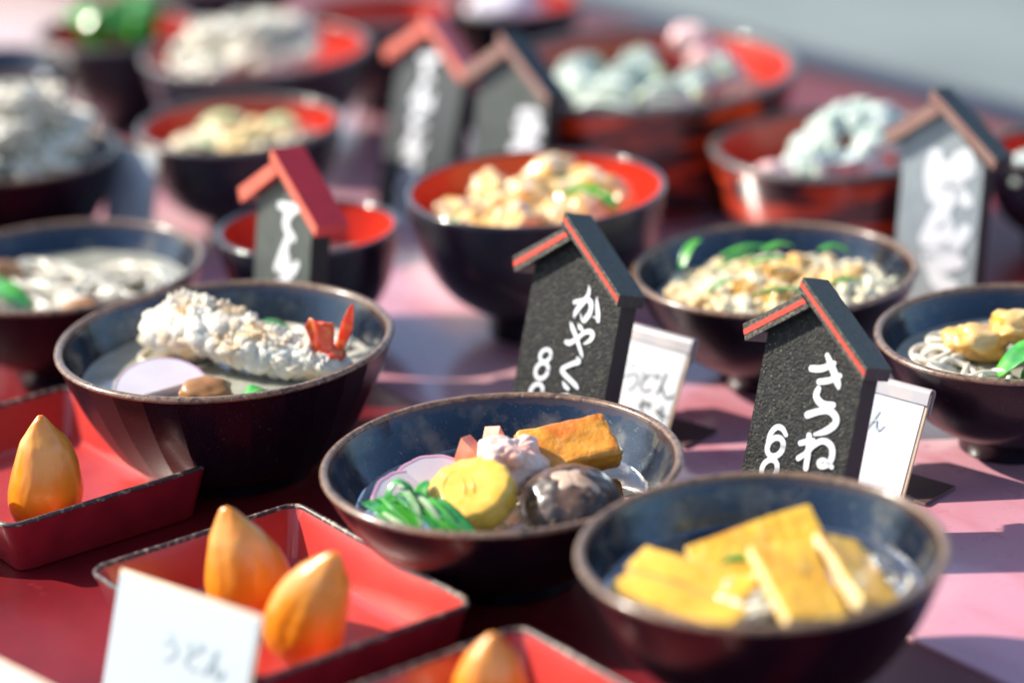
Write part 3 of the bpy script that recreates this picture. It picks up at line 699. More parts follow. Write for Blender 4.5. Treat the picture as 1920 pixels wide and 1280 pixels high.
def noodles(name, m, base, spots, label, rad=0.0020, n=24, seed=1, rr=0.02, lift=0.006):
    """long noodle strands looping over one another, their ends tucked under: one countless mass"""
    rnd = random.Random(seed)
    bm = bmesh.new()
    for k in range(n):
        cx, cy, cz = rnd.choice(spots)
        a = rnd.uniform(0, 6.28)
        r = rr * rnd.uniform(.55, 1.05)
        asp, ax = rnd.uniform(.45, 1), rnd.uniform(0, 3.14)
        turn = rnd.choice((-1, 1)) * rnd.uniform(.36, .46)
        N_ = rnd.randrange(14, 22)
        pts = []
        for j in range(N_):
            rj = r * (1 + .22 * math.sin(j * .55 + k))
            x, y = rj * math.cos(a), rj * asp * math.sin(a)
            e = min(1, j / 2.5, (N_ - 1 - j) / 2.5)
            pts.append((cx + x * math.cos(ax) - y * math.sin(ax), cy + x * math.sin(ax) + y * math.cos(ax),
                        cz + lift * (.5 + .5 * math.sin(j * .5 + k * 1.7)) - (1 - e) * (.006 + lift) - rj * rj / (rr * rr) * .002))
            a += turn
        w = rad * rnd.uniform(.85, 1.1)
        add_tube(bm, curve3(pts, 3), w, 7)
    o = from_bm(name, bm, m, loc=base)
    return tag(o, label, 'noodles', kind='stuff')

# --- omelette and shiitake bowl
ax_, ay_, az_ = A[0][0], A[0][1], A[2] * 0.66
tam = empty('omelette_slice', (ax_ - 0.0165, ay_ - 0.0215, az_ + 0.0135), label='thick yellow rolled omelette slice with a scalloped edge, beside the shiitake', cat='omelette',
            rot=(R(27), R(-14), R(-4)))
bm = bmesh.new()
rr_ = []
for (s, z) in [(0.0, -.0085), (.8, -.0085), (.95, -.0072), (1.0, -.004), (1.0, .004), (.96, .0068), (.86, .0082), (.5, .0078), (.25, .0076), (0.0, .0075)]:
    ring = []
    for k in range(96):
        a = 2 * math.pi * k / 96
        r = 0.0228 * (1 + 0.018 * math.cos(a * 15 + .8 * math.sin(a * 2)) + 0.045 * math.cos(2 * a + .6) + 0.03 * noise.noise(Vector((math.cos(a) * 2, math.sin(a) * 2, z * 90))))
        ring.append(bm.verts.new((max(s, .002) * r * math.cos(a), max(s, .002) * r * math.sin(a) * 0.94, z + .0005 * noise.noise(Vector((s * 3 * math.cos(a), s * 3 * math.sin(a), 2.))))))
    rr_.append(ring)
for p, q in zip(rr_, rr_[1:]):
    for k in range(96):
        bm.faces.new((p[k], p[(k + 1) % 96], q[(k + 1) % 96], q[k]))
from_bm('omelette_body', bm, M['egg'], tam)
bm = bmesh.new()                                    # the roll's seam shows as a spiral ridge
pts = []
for j in range(30):
    a = 0.4 + j * 0.15
    r = 0.0125 + 0.00008 * j + .0006 * math.sin(j * .5)
    pts.append(Vector((r * 0.95 * math.cos(a) * 1.0, r * 1.1 * math.sin(a), 0.00765 + .0002 * (r / .016))))
add_tube(bm, pts, [0.0002 + .0005 * math.sin(j / 29 * math.pi) for j in range(30)], 6, flat=0.6)
add_tube(bm, [Vector((-.0022, .006, .0077)), Vector((-.0016, 0, .0079)), Vector((-.0010, -.006, .0077))], [.0003, .0009, .0003], 6, flat=.4)
add_tube(bm, [Vector((.0026, .0065, .0077)), Vector((.0032, 0, .0079)), Vector((.0036, -.0055, .0077))], [.0003, .0008, .0003], 6, flat=.4)
from_bm('rolled_seam', bm, M['egg'], tam)

mu = empty('shiitake_mushroom', (ax_ + 0.0350, ay_ - 0.0200, az_ + 0.0095), label='glossy dark brown shiitake cap with a pale star cut in its top', cat='mushroom', rot=(R(18), R(0), R(8)))
bm = bmesh.new()
prof = [(1e-5, .0130), (.005, .0127), (.010, .0115), (.016, .0085), (.021, .0045), (.0245, -.0005), (.0255, -.004), (.0245, -.007), (.021, -.0085), (.014, -.007), (1e-5, -.006)]
add_lathe(bm, smooth_prof(prof, 4), 80, 0)
for v in bm.verts:
    a = math.atan2(v.co.y, v.co.x)
    k = 1 + .05 * noise.noise(Vector((math.cos(a) * 1.4, math.sin(a) * 1.4, 3))) + .012 * noise.noise(v.co * 330)
    v.co.x *= k * 1.05
    v.co.y *= k
    v.co.z += .0012 * noise.noise(v.co * 150)
from_bm('cap', bm, M['mush'], mu)
for q, (a, l) in enumerate(((0.75, .0095), (2.5, .0145), (3.9, .0090), (-0.60, .0185))):
    bm = bmesh.new()
    def cap_z(r): return .0130 - .0000 - 0.0030 * (r / .010) ** 2 * 0.62 - .00001
    pts = [Vector((r * math.cos(a) * 1.05, r * math.sin(a), cap_z(r) - .0001)) for r in [l * j / 6 for j in range(7)]]
    add_tube(bm, pts, [.0042, .0046, .0045, .0040, .0032, .0022, .0008], 10, flat=0.20)
    from_bm('star_cut', bm, M['mush_cut'], mu)

fr = empty('fried_tofu_block', (ax_ + 0.0345, ay_ + 0.0290, az_ + 0.0150), R(12), 'wrinkled orange fried tofu block standing at the back of the omelette bowl', 'fried tofu', rot=(R(-52), R(-8), R(8)))
bm = bmesh.new()
add_box(bm, (0, 0, 0), (.0500, .0200, .0265), bevel=.0035, seg=3)
bmesh.ops.subdivide_edges(bm, edges=bm.edges[:], cuts=9, use_grid_fill=True)
for v in bm.verts:
    v.co.x *= 1 - 0.10 * (v.co.z / .014) * (1 if v.co.x > 0 else .2)
    v.co += Vector((noise.noise(v.co * 90), noise.noise(v.co * 90 + Vector((9, 0, 0))), noise.noise(v.co * 90 + Vector((0, 9, 0))))) * .0016
    v.co += v.co.normalized() * (.0008 * noise.noise(v.co * 420) + .0012 * abs(noise.noise(v.co * 190)))
from_bm('tofu_body', bm, M['fried'], fr)

solid('poached_meat', M['chicken'], (ax_ + .0060, ay_ + .0110, az_ + .0165), lambda bm: (
    add_blob(bm, (0, 0, 0), (.0190, .0140, .0155), (0, .5, .2), 5, .42, 1.5, 3.0, .09, 6), add_blob(bm, (-.007, -.004, .002), (.010, .009, .0085), (.3, 0, .6), 4, .25, 1.5, 6.0, .04, 5)),
    'pinkish white piece of poached meat between the omelette and the fried tofu', 'meat')
for q, (x, y, z, rx, ry) in enumerate(((-.0165, .0215, .0165, -20, -30), (-.0035, .0270, .0190, 10, 62))):
    def wedge(bm):
        prism(bm, [(-.0105, -.010), (.0105, -.010), (.0060, .004), (.0005, .0120), (-.0065, .003)], -.0045, .0045)
        bevel_all(bm, .0014, 3)
    solid('carrot_wedge', M['salmon'], (ax_ + x, ay_ + y, az_ + z), wedge,
          ('salmon pink carrot wedge with its tip up, left of the fried tofu', 'salmon pink carrot wedge lying against the fried tofu')[q], 'carrot', (R(-10), R(rx), R(ry)), 'carrot wedges', 40)
for q, (x, y, z, rz, ln) in enumerate(((-.0470, .0040, .0080, 22, 12), (-.0400, .0130, .0105, 30, -6))):
    k_ = empty('fish_cake_slice', (ax_ + x, ay_ + y, az_ + z - .003), label=('white fish cake slice with a pink edge behind the green leaves', 'pink edged fish cake slice tucked behind the omelette')[q], cat='fish cake',
               group='fish cake slices', rot=(R(-62 + 6 * q), R(ln), R(rz)))
    arc = [(0.0265 * math.cos(a) * (1 + .012 * math.cos(a * 13)), -.010 + .0245 * math.sin(a) * (1 + .012 * math.cos(a * 13))) for a in [math.pi * j / 26 for j in range(27)]]
    bm = bmesh.new()
    prism(bm, [(x_ * .93, z_ * .93 if z_ > 0 else z_ + .0008) for x_, z_ in arc], -.0030, .0030)
    from_bm('white_body', bm, M['kama_white'], k_, angle=40)
    bm = bmesh.new()
    prism(bm, arc + [(x_ * .925, z_ * .925 if z_ > 0 else z_ + .0007) for x_, z_ in arc[::-1]], -.0032, .0032)
    from_bm('pink_skin', bm, M['kama_pink'], k_, angle=40)

LV = 'leaves in the omelette bowl'
lv = [([(-.0720, -.0150, .0100), (-.0650, -.0270, .0130), (-.0560, -.0410, .0105), (-.0470, -.0530, .0045)], .013, 'broad dark green leaf with a pointed tip nearest the bowl wall', 'leaf'),
      ([(-.0660, -.0120, .0105), (-.0590, -.0240, .0150), (-.0500, -.0380, .0125), (-.0400, -.0540, .0050)], .011, 'green leaf second from the bowl wall', 'onion'),
      ([(-.0570, -.0150, .0130), (-.0500, -.0270, .0165), (-.0400, -.0420, .0135), (-.0290, -.0560, .0050)], .012, 'green leaf lying across the middle of the leaf bunch', 'leaf'),
      ([(-.0500, -.0170, .0120), (-.0420, -.0300, .0160), (-.0320, -.0430, .0120), (-.0210, -.0560, .0045)], .011, 'light green leaf crossing the front of the bunch', 'onion'),
      ([(-.0440, -.0220, .0120), (-.0350, -.0330, .0145), (-.0250, -.0440, .0100), (-.0140, -.0540, .0040)], .012, 'dark green leaf touching the front of the omelette', 'leaf'),
      ([(-.0600, -.0300, .0100), (-.0585, -.0270, .0200), (-.0535, -.0250, .0250), (-.0480, -.0270, .0210), (-.0450, -.0330, .0120)], .0050, 'thin green leaf curled up into a loop above the bunch', 'leaf'),
      ([(-.0420, -.0320, .0120), (-.0420, -.0240, .0190), (-.0380, -.0180, .0210)], .0075, 'bright green leaf tip beside the omelette edge', 'onion')]
for q, (p, w, lb, mt) in enumerate(lv):
    def blade(bm):
        leaf_blade(bm, p, w, cup=.22, n=6)
        for v in bm.verts:
            v.co += Vector((0, 0, 1)) * .0009 * noise.noise(v.co * 170 + Vector((q, 0, 0)))
    solid('green_leaf', M[mt], (ax_, ay_, az_), blade, lb, 'leaf', group=LV)
for p, lb in (([(-.0540, -.0180, .0205), (-.0500, -.0290, .0210), (-.0450, -.0400, .0170), (-.0420, -.0500, .0090)], 'pale green stem crossing the top of the leaf bunch'),
              ([(-.0620, -.0360, .0130), (-.0520, -.0480, .0105), (-.0420, -.0570, .0050)], 'pale green stem at the front of the leaf bunch'),
              ([(-.0460, -.0240, .0170), (-.0390, -.0380, .0170), (-.0310, -.0490, .0090)], 'pale green stem nearest the omelette')):
    solid('leaf_stem', M['stem'], (ax_, ay_, az_), lambda bm: leaf_blade(bm, p, .0034, cup=.3), lb, 'stem', group='stems in the omelette bowl')
noodles('noodle_strands', M['noodle'], (ax_, ay_, az_ - .0045), [(.052, -.012, 0), (.056, .002, 0), (-.05, .012, 0), (-.02, -.045, 0), (.02, -.045, 0), (-.028, .012, .002), (.0, .0, 0)],
        'white noodles sunk in the broth round the omelette', n=20, seed=4, lift=.004)

# --- golden tofu bowl
bx, by, bz = Bb[0][0], Bb[0][1], Bb[2] * 0.68
def tofu_sheet(loc, size, rot, label, seed):
    t = empty('tofu_sheet', loc, label=label, cat='fried tofu', group='golden tofu sheets', rot=rot)
    bm = bmesh.new()
    add_box(bm, (0, 0, 0), size, bevel=.0012, seg=2)
    bmesh.ops.subdivide_edges(bm, edges=bm.edges[:], cuts=5, use_grid_fill=True)
    for v in bm.verts:
        v.co.z += .0022 * noise.noise(Vector((v.co.x * 28, v.co.y * 28, seed))) + .0007 * noise.noise(v.co * 160)
        v.co.x += .0012 * noise.noise(Vector((v.co.y * 60, seed, 0)))
    from_bm('pale_inside', bm, M['tofu_pale'], t)
    for s in (1, -1):
        bm = bmesh.new()
        add_box(bm, (0, 0, s * (size[2] * .5 + .0001)), (size[0] * .995, size[1] * .985, .0010), bevel=.0004, seg=2)
        bmesh.ops.subdivide_edges(bm, edges=bm.edges[:], cuts=9, use_grid_fill=True)
        for v in bm.verts:
            v.co.z += .0022 * noise.noise(Vector((v.co.x * 28, v.co.y * 28, seed))) + s * (.0007 * abs(noise.noise(v.co * 130)) + .0006 * noise.noise(v.co * 330))
            v.co.x += .0012 * noise.noise(Vector((v.co.y * 60, seed, 0)))
        from_bm('golden_skin', bm, M['aburaage'], t)
tofu_sheet((bx - .0420, by - .0210, bz + .0075), (.066, .0200, .0095), (R(8), R(4), R(-36)), 'narrow golden tofu strip nearest the front left rim of its bowl', 1)
tofu_sheet((bx - .0330, by - .0010, bz + .0105), (.062, .0205, .0095), (R(8), R(5), R(-33)), 'golden tofu strip second from the left, touching the big sheet', 2)
tofu_sheet((bx + .0005, by + .0120, bz + .0160), (.064, .034, .0050), (R(34), R(-11), R(14)), 'big golden tofu sheet lying across the back of the pile', 3)
tofu_sheet((bx + .0150, by - .0200, bz + .0150), (.032, .056, .0055), (R(16), R(10), R(16)), 'golden tofu sheet sloping down towards the front rim', 4)
tofu_sheet((bx + .0440, by - .0060, bz + .0120), (.026, .056, .0055), (R(14), R(24), R(22)), 'rightmost golden tofu sheet, leaning to the right', 5)
noodles('noodle_strands', M['noodle'], (bx, by, bz), [(-.004, -.022, .006), (-.008, -.012, .008), (.052, .016, 0), (.058, .0, 0), (.040, .034, 0)], 'white noodles showing between the golden tofu sheets', n=20, seed=9, rr=.016)
for q, (p, lb) in enumerate((([(-.030, .030, .003), (-.010, .038, .006), (.010, .040, .006), (.028, .038, .004)], 'long green onion strip behind the big golden tofu sheet'),
        ([(-.020, .008, .014), (-.012, .010, .017), (-.004, .008, .016)], 'short green onion piece on the golden tofu strip'),
        ([(-.006, -.030, .008), (.0, -.028, .010), (.004, -.022, .009)], 'green onion bit near the front of the golden tofu bowl'),
        ([(.034, .034, .004), (.044, .028, .007), (.052, .020, .004)], 'green onion strip at the right of the golden tofu bowl'))):
    solid('green_onion', M['onion'], (bx, by, bz), lambda bm: add_tube(bm, curve3(p, 5), .0026, 8, flat=.7), lb, 'green onion', group='green onion in the golden tofu bowl')

# --- tempura shrimp bowl
cx_, cy_, cz_ = Cc[0][0], Cc[0][1], Cc[2] * 0.74
sh = empty('tempura_shrimp', (cx_ + .013, cy_ + .004, cz_ + .011), R(-24), 'large battered shrimp lying across the bowl with its red tail at the rim', 'shrimp')
bm = bmesh.new()
rnd = random.Random(5)
spine = curve3([(-.052, .010, .006), (-.030, .004, .010), (0, -.002, .006), (.030, -.002, .0), (.052, .0, -.002)], 6)
rad = [.019 + (.0105 - .019) * (i / (len(spine) - 1)) ** 1.2 for i in range(len(spine))]
for i in range(0, len(spine), 1):
    add_blob(bm, spine[i], (rad[i] * 1.1, rad[i] * 1.15, rad[i] * .85), sub=3, amp=.35, freq=2, seed=i)
for k in range(800):
    i = rnd.randrange(len(spine))
    d = Vector((rnd.gauss(0, .4), rnd.gauss(0, 1), abs(rnd.gauss(0, 1)) - .3)).normalized()
    p = spine[i] + d * rad[i] * rnd.uniform(.92, 1.08)
    s = rnd.choice((.0009, .0013, .0019, .0026, .0036)) * rnd.uniform(.8, 1.2)
    add_blob(bm, p, (s, s * rnd.uniform(.3, .9), s * rnd.uniform(.25, .6)), (rnd.uniform(0, 3), rnd.uniform(0, 3), rnd.uniform(0, 3)), 2 if s > .003 else 1, .5, 2.2, k)
from_bm('batter_coat', bm, M['batter'], sh)
for poly, y0, lean in (([(.0470, .001), (.0440, .012), (.0420, .023), (.0445, .0275), (.0490, .0265), (.0515, .0240), (.0545, .0265), (.0590, .0255), (.0590, .020), (.0570, .010), (.0560, .001)], -.004, -.1),
                       ([(.0560, .004), (.0570, .012), (.0595, .022), (.0640, .0310), (.0672, .0350), (.0680, .0290), (.0665, .019), (.0625, .010), (.0590, .004)], .001, .1)):
    bm = bmesh.new()
    prism(bm, poly, y0 - .0011, y0 + .0011)
    bmesh.ops.triangulate(bm, faces=[f for f in bm.faces if len(f.verts) > 4])
    bevel_all(bm, .0005, 2)
    for v in bm.verts:
        v.co.y += .0016 * math.sin((v.co.x - .05) * 900) * (v.co.z / .03) + lean * v.co.z
    from_bm('tail_fin', bm, M['shrimp_red'], sh, angle=50)
bm = bmesh.new()
add_tube(bm, curve3([(.044, 0, -.002), (.052, -.001, .001), (.060, -.001, .008)], 4), [.0075] * 5 + [.0065, .006, .0055, .005], 10)
from_bm('tail_root', bm, M['shrimp_red'], sh)
k_ = empty('fish_cake_slice', (cx_ - .038, cy_ - .026, cz_ + .005), label='white and pale pink fish cake slice left of the tempura shrimp', cat='fish cake', group='fish cake slices', rot=(R(-66), R(-4), R(25)))
bm = bmesh.new()
arc = [(0.026 * math.cos(a), -.008 + .025 * math.sin(a)) for a in [math.pi * j / 20 for j in range(21)]]
prism(bm, arc, -.004, .004)
from_bm('white_body', bm, M['kama_white'], k_, angle=40)
bm = bmesh.new()
prism(bm, [(x_ * 1.035, z_ * 1.035) for x_, z_ in arc] + [(x_ * 1.01, z_ * 1.01) for x_, z_ in arc[::-1]], -.0042, .0042)
from_bm('pink_skin', bm, M['kama_pink'], k_, angle=40)
solid('simmered_mushroom', M['brown_food'], (cx_ - .008, cy_ - .045, cz_ + .006), lambda bm: add_blob(bm, (0, 0, 0), (.016, .012, .009), sub=4, amp=.25, seed=2), 'brown simmered piece at the front of the shrimp bowl', 'mushroom')
for p, lb in (([(.010, .045, .004), (.022, .050, .010), (.034, .048, .006)], 'green leaf behind the tempura shrimp'),
              ([(.012, -.050, .003), (.020, -.048, .007), (.026, -.042, .004)], 'green leaf at the front rim of the shrimp bowl'),
              ([(.040, .036, .002), (.052, .034, .004), (.060, .026, .003)], 'dark green leaf on the soup beside the red shrimp tail')):
    solid('green_leaf', M['leaf'], (cx_, cy_, cz_), lambda bm: leaf_blade(bm, p, .012), lb, 'leaf', group='leaves in the shrimp bowl')
noodles('noodle_strands', M['noodle'], (cx_, cy_, cz_ - .001), [(.048, .046, .001), (.056, .036, .001), (.062, .024, 0), (.03, .055, 0), (-.03, .03, .004), (-.02, -.05, 0), (.03, -.045, 0)], 'white noodles round the edge of the shrimp bowl', n=24, seed=14, rr=.022, lift=.003)

# --- chicken and egg bowl
dx_, dy_, dz_ = Dd[0][0], Dd[0][1], Dd[2] * 0.795
bm = bmesh.new()
add_blob(bm, (0, -.004, -.011), (.064, .060, .020), sub=5, amp=.22, freq=2.4, seed=3, fine=.10, ffreq=7)
rnd = random.Random(8)
for k in range(60):
    a, r = rnd.uniform(0, 6.28), .054 * math.sqrt(rnd.random())
    s = rnd.uniform(.004, .010)
    add_blob(bm, (r * math.cos(a), r * math.sin(a) - .004, .002 - .006 * (r / .05) ** 2 + rnd.uniform(-.002, .003)), (s, s * .8, s * .5), (rnd.uniform(-.5, .5), rnd.uniform(-.5, .5), rnd.uniform(0, 3)), 2, .3, 1.7, k)
o = from_bm('soft_egg', bm, M['oyako_egg'], loc=(dx_, dy_, dz_))
tag(o, 'soft yellow egg under the chicken pieces', 'egg', kind='stuff')
CH = [(-.0500, .002, .004, .0125, 'leftmost pale lump of chicken in the red lined bowl, by the rim'), (-.0390, -.012, .003, .0110, 'chicken lump low at the front left of the egg'),
      (-.0270, .026, .011, .0155, 'large round chicken lump at the back left of the egg'), (-.0100, .010, .010, .0150, 'chicken lump right of the small green onion bit'),
      (.0090, .034, .014, .0155, 'topmost chicken lump at the back of the egg'), (.0130, .014, .009, .0120, 'small chicken lump under the dark green strip'),
      (.0370, .018, .010, .0160, 'large chicken lump at the right side of the bowl'), (.0520, .006, .004, .0110, 'rightmost chicken lump by the red bowl wall'),
      (-.0140, -.026, .005, .0145, 'white glossy chicken lump at the front rim'), (.0080, -.016, .004, .0120, 'chicken lump in the middle of the egg'),
      (.0300, -.012, .005, .0130, 'chicken lump in front of the curved green strip'), (-.0330, .008, .006, .0100, 'small chicken lump second from the left')]
for q, (x, y, z, s, lb) in enumerate(CH):
    solid('chicken_piece', M['oyako'], (dx_ + x, dy_ + y, dz_ + z), lambda bm: (add_blob(bm, (0, 0, 0), (s * 1.4, s * 1.0, s * .85), (q * .3, .2, q), 4, .42, 1.6, q + 1, .06, 5),
          add_blob(bm, (s * .55 * math.cos(q * 2), s * .5 * math.sin(q * 2), s * .25), (s * .6, s * .5, s * .5), (0, q, 0), 3, .3, 1.7, q + 4)), lb, 'chicken', group='chicken pieces on the egg')
for p, w, lb in (([(-.020, .006, .011), (-.018, .012, .018), (-.016, .018, .018)], .008, 'small bright green onion bit between the chicken lumps'),
                 ([(.006, .022, .017), (.018, .024, .020), (.030, .022, .018)], .007, 'dark green onion strip over the back chicken lumps'),
                 ([(.018, .0, .014), (.032, .002, .0155), (.044, -.006, .012), (.050, -.014, .007)], .010, 'curved green onion strip at the right of the egg'),
                 ([(-.058, -.012, .000), (-.052, -.014, .005), (-.045, -.015, .003)], .009, 'green onion end at the left rim of the red lined bowl')):
    solid('green_onion', M['onion'], (dx_, dy_, dz_), lambda bm: leaf_blade(bm, p, w, cup=.6), lb, 'green onion', group='green onion on the chicken and egg')

# --- batter crumb bowl
ex, ey, ez = Ee[0][0], Ee[0][1], Ee[2] * 0.78
def crumb_heap(name, m, base, rx, ry, hz, n, smin, smax, seed, label, cat, squash=.75):
    rnd = random.Random(seed)
    bm = bmesh.new()
    for k in range(n):
        a, r = rnd.uniform(0, 6.28), math.sqrt(rnd.random())
        s = rnd.uniform(smin, smax)
        z = hz * (1 - r ** 2.2) + rnd.uniform(-.2, .15) * hz
        add_blob(bm, (rx * r * math.cos(a), ry * r * math.sin(a), z), (s, s * rnd.uniform(.6, 1), s * squash), (rnd.uniform(-.8, .8), rnd.uniform(-.8, .8), rnd.uniform(0, 3)), 2, .4, 1.8, k)
    o = from_bm(name, bm, m, loc=base)
    return tag(o, label, cat, kind='stuff')
crumb_heap('batter_crumbs', M['crumb'], (ex + .003, ey - .004, ez), .071, .064, .0095, 620, .0022, .0068, 21, 'pale batter crumbs heaped in the bowl with green onion slivers', 'batter crumbs')
rnd = random.Random(31)
EGG = ['orange egg curd at the front left of the crumb heap', 'orange egg curd in the middle of the crumb heap', 'orange egg curd near the back of the crumb heap', 'orange egg curd at the front right of the crumb heap', 'orange egg curd at the right side of the crumb heap', 'small orange egg curd beside the front green sliver']
for q, (x, y) in enumerate(((-.020, -.020), (.004, -.002), (.018, .024), (.034, -.012), (.048, .010), (-.004, -.034))):
    solid('egg_curd', M['crumb_egg'], (ex + x, ey + y, ez + .012 * (1 - (math.hypot(x, y) / .064) ** 2) + .002), lambda bm: add_blob(bm, (0, 0, 0), (.0095, .008, .005), (.2, .1, q), 4, .4, 1.8, q + 2, .1, 6), EGG[q], 'egg curd', group='egg curds in the crumb heap')
GR = [([(-.056, .016, .008), (-.050, .024, .018), (-.042, .030, .022)], .011, 'bright green onion blade sticking up at the back left of the crumbs'),
      ([(-.036, .0, .012), (-.022, .006, .017), (-.008, .010, .017)], .006, 'dark green sliver across the left of the crumbs'),
      ([(-.018, -.008, .016), (-.002, -.004, .019), (.010, -.006, .017)], .007, 'light green sliver in the middle of the crumbs'),
      ([(-.044, -.026, .007), (-.032, -.022, .012), (-.024, -.020, .011)], .006, 'dark green sliver at the front left of the crumbs'),
      ([(-.018, -.036, .007), (-.002, -.036, .010), (.016, -.036, .009)], .007, 'long dark green sliver along the front rim'),
      ([(-.006, .012, .018), (.004, .018, .020), (.014, .020, .018)], .008, 'pale green sliver near the back of the crumbs'),
      ([(.030, .020, .014), (.040, .026, .014), (.050, .024, .010)], .009, 'green sliver at the back right of the crumbs'),
      ([(.030, -.030, .010), (.042, -.028, .011), (.052, -.022, .008)], .009, 'green sliver at the front right of the crumbs'),
      ([(-.030, .036, .008), (-.012, .042, .011), (.006, .042, .009)], .009, 'grey green sliver along the back of the crumbs')]
for p, w, lb in GR:
    solid('green_onion', M['onion'] if 'dark' not in lb else M['leaf'], (ex, ey, ez + .005), lambda bm: leaf_blade(bm, p, w * .6, cup=.4), lb, 'green onion', group='green onion slivers on the crumbs')

# --- bowl at the left edge, bowl at the right edge
gx, gy, gz = Gg[0][0], Gg[0][1], Gg[2] * 0.76
noodles('noodle_strands', M['noodle'], (gx, gy, gz), [(.0, .0, .004), (.03, .01, .003), (.02, -.03, .004), (-.02, .02, .004), (.045, -.01, .002), (.0, -.04, .003)], 'pale noodles in the bowl at the left edge', n=46, seed=41, rr=.024)
for p, lb in (([(-.050, -.020, .006), (-.040, -.030, .014), (-.028, -.038, .012), (-.016, -.044, .006)], 'broad green leaf in the bowl at the left edge'),
              ([(-.058, -.006, .006), (-.046, -.018, .013), (-.034, -.026, .010)], 'green leaf behind the broad one in the bowl at the left edge')):
    solid('green_leaf', M['onion'], (gx, gy, gz), lambda bm: leaf_blade(bm, p, .022), lb, 'leaf', group='leaves in the bowl at the left edge')
for (x, y, z), lb in (((-.045, .020, .008), 'brown simmered piece at the back of the bowl at the left edge'), ((.020, -.055, .006), 'brown simmered piece at the front of the bowl at the left edge')):
    solid('simmered_mushroom', M['brown_food'], (gx + x, gy + y, gz + z), lambda bm: add_blob(bm, (0, 0, 0), (.016, .012, .008), sub=4, amp=.25, seed=x * 90), lb, 'mushroom', group='brown pieces in the bowl at the left edge')
hx, hy, hz_ = Hh[0][0], Hh[0][1], Hh[2] * 0.76
for q, (x, y, z, s, lb) in enumerate(((-.020, .006, .010, .018, 'orange fried piece at the left of the bowl by the right edge'), (.004, .016, .014, .020, 'orange fried piece on top of the bowl by the right edge'),
                                      (.024, .0, .010, .018, 'orange fried piece at the right of the bowl by the right edge'))):
    solid('fried_piece', M['crumb_egg'], (hx + x, hy + y, hz_ + z), lambda bm: add_blob(bm, (0, 0, 0), (s, s * .8, s * .55), (0, .2, q), 4, .35, 1.7, q + 20, .1, 6), lb, 'fried food', group='orange fried pieces by the right edge')
for p, lb in (([(-.016, -.034, .004), (-.002, -.032, .014), (.014, -.028, .016), (.030, -.022, .010)], 'broad green leaf at the front of the bowl by the right edge'),
              ([(-.004, -.044, .004), (.010, -.042, .010), (.026, -.036, .008)], 'lower green leaf at the front rim of the bowl by the right edge')):
    solid('green_leaf', M['onion'], (hx, hy, hz_), lambda bm: leaf_blade(bm, p, .024), lb, 'leaf', group='leaves in the bowl by the right edge')
noodles('noodle_strands', M['noodle'], (hx, hy, hz_), [(-.045, .0, .002), (-.04, -.02, .002), (-.035, .025, .002), (-.02, -.04, .001)], 'white noodles in the bowl by the right edge', n=18, seed=44, rr=.016)

# --- tubs and bowls further back
tx, ty, tz = Tt[0][0], Tt[0][1], Tt[2] * 0.80
bm = bmesh.new()
rr2 = inner_r('tub', Tt[1], .60, .006)
add_lathe(bm, [(1e-5, .002), (rr2 * .98, .002), (rr2 * .98, 0), (1e-5, 0)], 48)
o = from_bm('bamboo_mat', bm, M['table_edge'], loc=(tx, ty, Tt[2] * .74))
tag(o, 'dark draining mat under the noodle bundles in the wide tub', 'mat')
BUN = [(-.052, -.018, 'noodle bundle nearest the grey sign in the wide tub'), (-.030, -.046, 'noodle bundle at the front left of the wide tub'), (.004, -.052, 'noodle bundle at the front of the wide tub'),
       (-.018, -.004, 'noodle bundle in the middle of the wide tub'), (.030, -.020, 'noodle bundle right of the middle of the wide tub'), (-.050, .024, 'noodle bundle at the back left of the wide tub'),
       (-.008, .034, 'noodle bundle at the back of the wide tub'), (.044, .014, 'noodle bundle at the right of the wide tub')]
for q, (x, y, lb) in enumerate(BUN):
    t = empty('noodle_bundle', (tx + .012 + x * 1.1, ty + y * 1.1, tz + .004), q * .4 - .9, lb, 'noodles', 'noodle bundles in the wide tub')
    bm = bmesh.new()
    rnd = random.Random(q + 60)
    for k in range(26):
        u = rnd.uniform(-1, 1)
        v = rnd.uniform(0, 1) * math.sqrt(max(0, 1 - u * u))
        ln = .025 * (1 - .25 * v)
        pts = [(-ln, u * .013, .002 + v * .006), (-ln * .4, u * .014 + .001, .006 + v * .014), (ln * .4, u * .014 - .001, .006 + v * .014), (ln, u * .013, .002 + v * .006)]
        add_tube(bm, curve3(pts, 4), .0021, 6)
    from_bm('strands', bm, M['somen'], t)
    bm = bmesh.new()
    for k in range(7):
        u = k / 3 - 1
        pts = [(ln * .55, u * .013, .002), (.020 + .004 * (1 - u * u), u * .010, .010 * (1 - u * u) + .004), (.029, u * .006, .000)]
        add_tube(bm, curve3(pts, 4), .0024, 6)
    from_bm('tucked_end', bm, M['soba_green'], t)
solid('pink_garnish', M['pink_food'], (tx + .040, ty + .030, tz + .032), lambda bm: (add_blob(bm, (0, 0, 0), (.015, .013, .013), sub=4, amp=.25, seed=4), add_blob(bm, (.012, -.008, -.012), (.016, .014, .012), sub=3, amp=.25, seed=7)),
      'pale pink garnish on top of the noodles in the wide tub', 'garnish')
ux, uy, uz = Uu[0][0], Uu[0][1], Uu[2] * .74
crumb_heap('white_food', M['somen'], (ux + .018, uy, uz + .002), .048, .044, .034, 90, .008, .014, 71, 'white noodle heap in the right hand red tub', 'noodles')
solid('fish_cake_roll', M['pink_food'], (ux - .046, uy - .030, uz + .006), lambda bm: (add_blob(bm, (0, 0, 0), (.015, .013, .012), sub=4, amp=.18, seed=9), add_blob(bm, (.004, -.008, -.002), (.013, .008, .010), sub=3, amp=.18, seed=3)), 'pink fish cake at the front left of the right hand red tub', 'fish cake')
